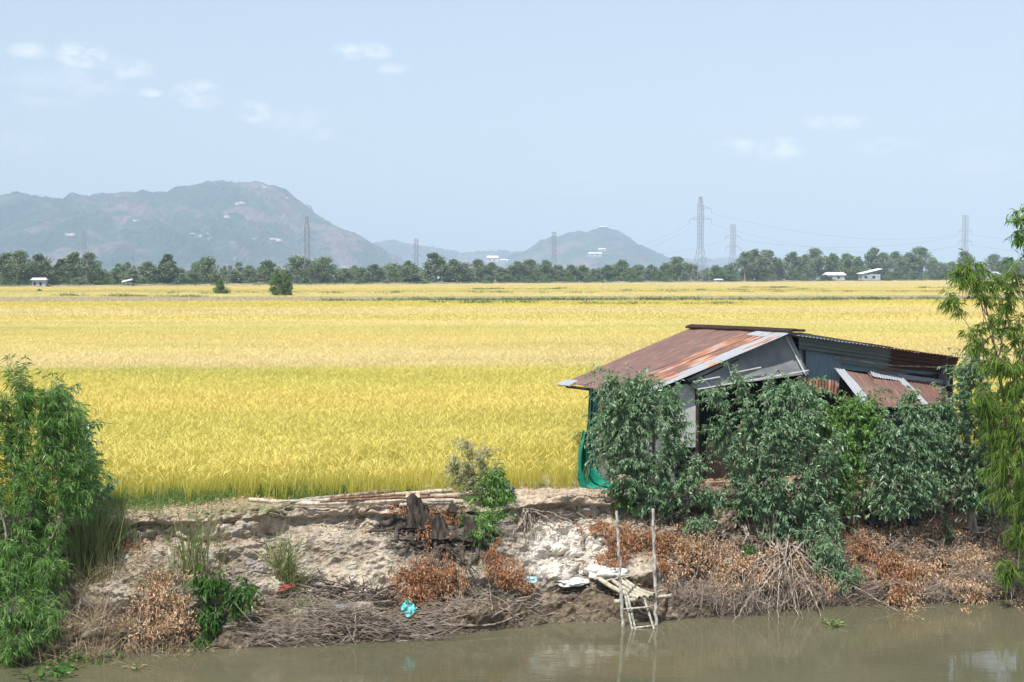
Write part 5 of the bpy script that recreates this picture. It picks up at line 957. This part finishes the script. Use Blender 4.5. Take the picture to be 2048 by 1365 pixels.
# ---------------------------------------------------------------- shed
RN = P(1583, 664, 31.0); RF = P(1385, 656, 35.4); EF = P(1122, 769, 34.3); EN = P(1285, 789, 29.9)
NR = P(1918, 712, 32.3); FR = NR+(RF-RN)
shed = thing('shed', 'ramshackle shed of rusty corrugated tin on the river bank', 'shed', (5.5, 32, 0.02))
def corr(A_, B_, C_, D_, pitch=.076, amp=.010, nv=8, warp=.012, seed=0, acc=None, jag=0.0):
    # ribs run from the edge A-B to the edge D-C
    r = np.random.default_rng(seed); A_, B_, C_, D_ = [np.asarray(q, float) for q in (A_, B_, C_, D_)]; L = np.linalg.norm(B_-A_); nu = max(8, int(L/pitch*6)); nrm = unit(np.cross(B_-A_, D_-A_)); nrm = nrm*(1 if nrm[2] > 0 else -1)
    u, v = np.meshgrid(np.linspace(0, 1, nu+1), np.linspace(0, 1, nv+1), indexing='ij'); U, V = u[..., None], v[..., None]; p = (A_*(1-U)+B_*U)*(1-V)+(D_*(1-U)+C_*U)*V
    if jag: p = p+((C_-B_)*(V**2))*(jag*fbm(np.stack([u*3, u*0, u*0], -1), 2, seed))[..., None]
    p = p+nrm*(amp*np.sin(u*L/pitch*2*np.pi)+warp*fbm(np.stack([u*2.2, v*2.2, u*0+seed], -1), 3, seed))[..., None]
    a = acc or Acc(); b = a.n; H = np.linalg.norm(D_-A_); a.add(p.reshape(-1, 3), gridfaces(nu+1, nv+1)); uvp = np.stack([u*L+seed*3.7, v*H+seed*1.3], -1).reshape(-1, 2)
    low = p-nrm*.004; a.add(low.reshape(-1, 3), gridfaces(nu+1, nv+1)[:, ::-1]); a.uv = (a.uv or [])+[uvp, uvp]; return a
lerp = lambda a_, b_, t_: np.asarray(a_)*(1-t_)+np.asarray(b_)*t_
nrmL = unit(np.cross(RN-RF, EF-RF)); nrmL = nrmL*np.sign(nrmL[2])
cuts = [0, .15, .31, .47, .62, .75, .88, 1.0]; mats = ['tinR', 'tinR', 'tinR', 'tinR', 'tinM', 'tinM', 'tinG']; labs = ['brown rusted roof sheet at the far end', 'brown rusted roof sheet', 'brown rusted roof sheet', 'rust brown roof sheet', 'rusty roof sheet with silver streaks', 'silver roof sheet streaked with rust', 'silver roof sheet with orange rust at the gable edge']
jl = [.02, -.02, .0, .03, .0, -.02, .01]
for i in range(7):
    t0, t1 = cuts[i]-.008, cuts[i+1]+.012; up = nrmL*(.004+.006*(i % 2)); e = jl[i]
    a_, b_ = lerp(RF, RN, t0)+up, lerp(RF, RN, t1)+up; d_, c_ = lerp(EF, EN, t0)+up, lerp(EF, EN, t1)+up; c_ = c_+(c_-b_)*e; d_ = d_+(d_-a_)*e
    part('roof_sheet', corr(a_, b_, c_, d_, seed=i+1), M[mats[i]], shed, labs[i])
# overlap patch of silver at the upper gable side
up = nrmL*.02; part('roof_sheet', corr(lerp(RF, RN, .74)+up, lerp(RF, RN, 1.005)+up, lerp(lerp(RF, RN, 1.005), lerp(EF, EN, 1.005), .11)+up, lerp(lerp(RF, RN, .70), lerp(EF, EN, .70), .09)+up, seed=21), M['tinH'], shed, 'short silver sheet end under the ridge cap')
up = nrmL*.02; part('roof_sheet', corr(lerp(lerp(RF, RN, -.01), lerp(EF, EN, -.01), .93)+up, lerp(lerp(RF, RN, .13), lerp(EF, EN, .13), .93)+up, lerp(EF, EN, .14)+up-[0.08, 0, .02], lerp(EF, EN, -.01)+up-[.1, 0, .02], seed=22), M['tinH'], shed, 'silver sheet end at the far eave corner')
# ridge cap: two corrugated flaps
rd = RF-RN; cap = Acc(); o_ = np.array([0, 0, .055]); dl = unit(EN-RN); dr = unit(NR-RN)
p0, p1_ = RN-rd*.02+o_, RF+rd*.03+o_
corr(p0, p1_, p1_+dl*.14, p0+dl*.14, acc=cap, amp=.03, seed=5); corr(p0+[0, 0, .004], p1_+[0, 0, .004], p1_+dr*.3, p0+dr*.3, acc=cap, amp=.03, seed=6); part('ridge_cap', cap, M['tinCap'], shed, 'dark ridge cap of corrugated tin')
# right roof slope
for i, (t0, t1, mt) in enumerate([(.03, .45, 'tinG'), (.44, .75, 'tinM'), (.74, 1.0, 'tinR')]):
    z = np.array([0, 0, -.05+.012*i]); fr = np.array([.05, -.32, -.02]); part('roof_sheet', corr(lerp(RN, NR, t0)+z+fr*(.6), lerp(RN, NR, t1)+z+fr*.6, lerp(RF, FR, t1)+z, lerp(RF, FR, t0)+z, seed=30+i, pitch=.09), M[mt], shed, ['grey right roof sheet', 'rust streaked right roof sheet', 'rusty right roof sheet'][i])
# curled cladding of sheets laid sideways below the right rake
def clad(tl_, tr_, br_, bl_, mt, lab, seed, pitch=.125): part('cladding_sheet', corr(tl_, bl_, br_, tr_, pitch=pitch, amp=.021, nv=14, seed=seed), M[mt], shed, lab)
T0, T1, B0, B1 = P(1597, 665, 31.05), P(1918, 716, 32.35), P(1598, 712, 31.5), P(1905, 752, 32.75)
tt = .58; clad(T0, lerp(T0, T1, tt), lerp(B0, B1, tt), B0, 'tinD', 'grey sheet with level ribs under the right roof edge', 41)
clad(lerp(T0, T1, tt-.01)+[0, -.012, 0], T1+[0, -.012, 0], B1+[0, -.012, .03], lerp(B0, B1, tt-.01)+[0, -.012, 0], 'tinRD', 'dark rusty sheet with level ribs at the right', 42)
clad(P(1676, 716, 31.62), P(1905, 750, 32.8), P(1900, 766, 32.85), P(1676, 738, 31.66), 'tinShadeBlue', 'lower strip of tin above the awning, tinted bluish for shade', 43)
a = Acc(); tube(a, [P(1672, 716, 31.5), P(1780, 731, 31.9), P(1900, 736, 32.5)], .018, 8); part('bamboo_rail', a, M['twig'], shed)
part('cladding_sheet', corr(P(1796, 748, 32.1), P(1900, 762, 32.6), P(1899, 772, 32.55), P(1797, 757, 32.05), seed=44), M['tinH'], shed, 'thin bright silver strip above the awning')
# vertical sheet beside the gable
part('cladding_sheet', corr(P(1598, 705, 31.42), P(1682, 716, 31.62), P(1676, 786, 31.56), P(1594, 776, 31.36), seed=45, amp=.012), M['tinShadeBlue'], shed, 'upright sheet right of the gable panel, tinted bluish for shadow')  # bluish tone paints the overhang's shadow onto this sheet
part('cladding_sheet', corr(P(1596, 752, 31.30), P(1676, 762, 31.48), P(1674, 788, 31.42), P(1594, 780, 31.25), seed=46, amp=.012), M['tinM'], shed, 'rusted foot of the upright sheet, orange as if sunlit')  # rust, its orange also painting the sunlit foot below the shadow
# awning
aw = [((1672, 738), (1740, 750), (1793, 812), (1737, 820), 'tinR', 'left rusty awning sheet', 0), ((1735, 748), (1806, 758), (1845, 812), (1783, 813), 'tinR', 'middle rusty awning sheet', .03), ((1796, 757), (1885, 767), (1903, 812), (1843, 812), 'tinR', 'right rusty awning sheet', .0)]
for i, (a_, b_, c_, d_, mt, lab, z) in enumerate(aw):
    dd = lambda p, base: base+(p[0]-1700)*.0058
    part('awning_sheet', corr(P(*a_, dd(a_, 31.45))+[0, 0, z], P(*b_, dd(b_, 31.45))+[0, 0, z], P(*c_, dd(c_, 29.9))+[0, 0, z], P(*d_, dd(d_, 30.2))+[0, 0, z], seed=50+i), M[mt], shed, lab)
dd = lambda x, base: base+(x-1700)*.0058
part('awning_sheet', corr(P(1669, 738, dd(1669, 31.42))+[0, 0, .02], P(1690, 741, dd(1690, 31.42))+[0, 0, .02], P(1756, 818, dd(1756, 30.1))+[0, 0, .02], P(1733, 821, dd(1733, 30.15))+[0, 0, .02], seed=55), M['tinH'], shed, 'narrow silver strip along the left edge of the awning')
part('awning_sheet', corr(P(1790, 755, dd(1790, 31.42))+[0, 0, .04], P(1803, 757, dd(1803, 31.42))+[0, 0, .04], P(1857, 812, dd(1857, 30.0))+[0, 0, .04], P(1842, 812, dd(1842, 30.1))+[0, 0, .04], seed=56), M['tinH'], shed, 'narrow silver strip between the right awning sheets')
part('awning_sheet', corr(P(1740, 748, dd(1740, 31.42))+[0, 0, .045], P(1795, 756, dd(1795, 31.42))+[0, 0, .045], P(1800, 765, dd(1800, 31.2))+[0, 0, .04], P(1746, 758, dd(1746, 31.2))+[0, 0, .04], seed=57), M['tinH'], shed, 'silver strip at the top of the middle awning sheet')
# gable panel and battens
gp = [P(1373, 759, 30.35), P(1578, 663, 31.3), P(1618, 748, 31.25), P(1391, 779, 30.35)]
def slab(pts, th, acc=None):
    a = acc or Acc(); pts = [np.asarray(p) for p in pts]; n = unit(np.cross(pts[1]-pts[0], pts[-1]-pts[0])); n = n*(-1 if n[1] > 0 else 1); m = len(pts); V = [p for p in pts]+[p-n*th for p in pts]
    a.add(V, [list(range(m))]); a.add(V, [list(range(2*m-1, m-1, -1))]); a.add(V, [[i, (i+1) % m, m+(i+1) % m, m+i] for i in range(m)]); return a
gm = Acc(); u, v = np.meshgrid(np.linspace(0, 1, 30), np.linspace(0, 1, 14), indexing='ij'); U, V = u[..., None], v[..., None]; gpp = (gp[0]*(1-U)+gp[1]*U)*(1-V)+(gp[3]*(1-U)+gp[2]*U)*V; gpp[..., 1] += .03*fbm(np.stack([u*3, v*3, u*0], -1), 3, 5); gm.add(gpp.reshape(-1, 3), gridfaces(30, 14)); g2 = gpp.copy(); g2[..., 1] += .01; gm.add(g2.reshape(-1, 3), gridfaces(30, 14)); part('gable_panel', gm, M['panel'], shed, 'smooth grey gable panel', smooth=True)
for a_, b_, da, db in (((1572, 674), (1612, 751), 31.2, 31.14), ((1395, 779), (1617, 741), 30.27, 31.13), ((1385, 764), (1440, 754), 30.27, 30.5), ((1472, 745), (1522, 735), 30.62, 30.8), ((1452, 718), (1468, 767), 30.6, 30.6)):
    a = Acc(); bar(a, P(*a_, da), P(*b_, db), .02, .022); part('batten', a, M['batten'], shed)
# frame posts, walls
def wall(pts, mt, lab, name='wall', th=.02): part(name, slab(pts, th), M[mt], shed, lab)
g0 = lambda p: np.array([p[0], p[1], .0])
wl = EN+[.28, .3, 0]; fl = EF+[.8, -.35, 0]; wr = NR+[-.25, .1, 0]; fr_ = FR+[-.25, -.3, 0]; mid_f = RN+[.1, .45, 0]; mid_b = RF+[0, -.3, 0]
def cw(a_, b_, za, zb, mt, seed, lab, name='wall'): part(name, corr([a_[0], a_[1], za], [b_[0], b_[1], zb], [b_[0], b_[1], 0], [a_[0], a_[1], 0], seed=seed, nv=3), M[mt], shed, lab)
cw(wl, fl, EN[2]-.03, EF[2]-.03, 'darkwood_and_shade', 60, 'left side wall, coloured dark for shade'); cw(fl, mid_b, EF[2]-.05, RF[2]-.12, 'tinD', 61, 'back wall of tin'); cw(mid_b, fr_, RF[2]-.12, FR[2]-.1, 'tinD', 62, 'back wall of tin'); cw(fr_, wr, FR[2]-.1, NR[2]-.1, 'tinD', 63, 'right side wall of tin')  # left wall's near-black colour stands in for shade
cw(P(1598, 900, 31.5), P(1905, 900, 32.75), 2.3, 2.2, 'darkwood_and_shade', 64, 'front wall of tin behind the shrubs, coloured dark for shadow')  # tin wall in a near-black tone that paints the shadow here
wall([P(1580, 664, 31.7), P(1622, 668, 31.9), P(1622, 770, 31.9), P(1585, 770, 31.7)], 'darkwood_and_shade', 'added dark slab standing in for shade in the gap beside the gable', 'gap_shade_slab')  # added slab, its dark colour stands in for shade in the gap
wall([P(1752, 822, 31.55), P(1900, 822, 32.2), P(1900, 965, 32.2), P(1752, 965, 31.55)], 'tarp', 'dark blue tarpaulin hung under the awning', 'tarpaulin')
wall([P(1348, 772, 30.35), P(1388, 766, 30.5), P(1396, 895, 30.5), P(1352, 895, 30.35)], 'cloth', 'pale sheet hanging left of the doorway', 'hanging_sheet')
wall([P(1396, 885, 30.75), P(1598, 880, 31.45), P(1598, 965, 31.45), P(1396, 972, 30.75)], 'darkwood_and_shade', 'low dark plank wall under the opening', 'low_wall')
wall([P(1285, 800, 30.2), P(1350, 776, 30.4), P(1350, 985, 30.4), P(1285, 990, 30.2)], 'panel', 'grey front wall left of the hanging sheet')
for i, (x, yt, yb, dd_, rr, mt) in enumerate([(1478, 850, 985, 29.7, .05, 'brownwood'), (1393, 770, 975, 30.5, .045, 'darkwood_and_shade'), (1200, 782, 978, 31.2, .035, 'brownwood'), (1606, 670, 970, 31.45, .05, 'darkwood_and_shade'), (1888, 770, 960, 32.4, .04, 'darkwood_and_shade'), (1752, 815, 960, 30.5, .035, 'brownwood')]):
    a = Acc(); b = P(x, yb, dd_); b[2] = -.05; tp = P(x+2, yt, dd_); tube(a, [b, (b+tp)/2+[.01, 0, 0], tp], [rr*1.1, rr, rr*.9], 9); part('post', a, M[mt], shed)
a = Acc(); bar(a, P(1377, 767, 30.38), P(1579, 672, 31.33), .05, .06); part('rafter', a, M['darkwood_and_shade'], shed)
a = Acc(); bar(a, lerp(EF, EN, .02)+[.1, 0, -.05], EN+[.1, 0, -.05], .05, .06); part('eave_beam', a, M['darkwood_and_shade'], shed)
a = Acc(); bar(a, P(1419, 968, 30.2), P(1449, 966, 30.25), .04, .05); bar(a, P(1449, 966, 30.2), P(1449, 974, 30.2), .04, .04); part('door_sill', a, M['brownwood'], shed)
# ---------------------------------------------------------------- net
tn = np.linspace(0, 1, 46); net = thing('fishing_net', 'green net hanging in folds from the left eave of the shed', 'net', P(1185, 980, 30.0))
a = Acc(); U, V = np.meshgrid(np.linspace(0, 1, 40), np.linspace(0, 1, 60), indexing='ij')
lx = np.interp(V, [0, .3, .5, .62, .8, .94, 1], [1178, 1176, 1172, 1163, 1156, 1156, 1162]); rx = np.interp(V, [0, .3, .5, .62, .8, .94, 1], [1192, 1190, 1188, 1182, 1178, 1182, 1186]); py = 778+V*203
dpt = 30.6-.5*V; q = np.zeros(U.shape+(3,)); px = lx*(1-U)+rx*U
for i in range(U.shape[0]):
    for j in range(U.shape[1]): q[i, j] = P(px[i, j], py[i, j], dpt[i, j])
q[..., 1] += .07*np.sin(U*14+2*V)+.05*fbm(np.stack([U*3, V*3, U*0], -1), 3, 2)*V-.12*np.sin(U*np.pi)*(V > .4)*(V-.4)*2; a.add(q.reshape(-1, 3), gridfaces(40, 60)); part('hanging_fold', a, plain('shaded_net', (.006, .09, .065), (.004, .05, .04), scale=20), net, smooth=True)  # darker copy of the net green, shade put into the fold's colour
def pth(pts, n, d_):
    o = np.array([P(x, y, d_) for x, y in pts]); u = np.linspace(0, len(o)-1, n); qq = np.stack([np.interp(u, range(len(o)), o[:, c_]) for c_ in range(3)], -1)
    for _ in range(12): qq[1:-1] = .25*qq[:-2]+.5*qq[1:-1]+.25*qq[2:]
    return qq
po = pth([(1166, 862), (1157, 905), (1155, 950), (1160, 980), (1190, 982), (1230, 981)], 70, 29.6); pi_ = pth([(1180, 862), (1182, 905), (1192, 935), (1207, 955), (1222, 962), (1236, 964)], 70, 29.9)
U = np.linspace(0, 1, 40)[:, None]; S_ = np.linspace(0, 1, 70)[None]; q = po[None]*(1-U[..., None])+pi_[None]*U[..., None]
fo = .055*np.sin(U*16+2.5*S_+.6*np.sin(S_*7))+.05*fbm(np.stack([U*5+0*S_, S_*5+0*U, 0*U*S_], -1), 4, 3); q[..., 1] += fo-.10*np.sin(U*np.pi); q[..., 2] += fo*.3+.05*np.sin(U*np.pi)*S_
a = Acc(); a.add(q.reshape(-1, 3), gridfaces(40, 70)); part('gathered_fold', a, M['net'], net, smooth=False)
a = Acc(); wall_pts = [P(1186, 800, 31.3), P(1215, 800, 31.3), P(1222, 972, 31.3), P(1178, 972, 31.3)]; a = slab(wall_pts, .02); dk = plain('green_net_shade', (.004, .05, .045), (.003, .025, .03)); part('inner_net', a, dk, net, 'inner layer of the net, darkened in colour to stand for shade')  # backing layer with shade put into its dark green colour
lump('water_jar', 'grey plastic jar standing behind the net fold', 'jar', 1210, 948, 10, 30, 'panel', 9, .5, rough=.05)
print('done', sum(len(o.data.polygons) for o in C.objects if o.type == 'MESH'))

for o in C.objects:
    if len(str(o.get('label', '')).split()) > 16: print('LONG', o.name, o['label'])
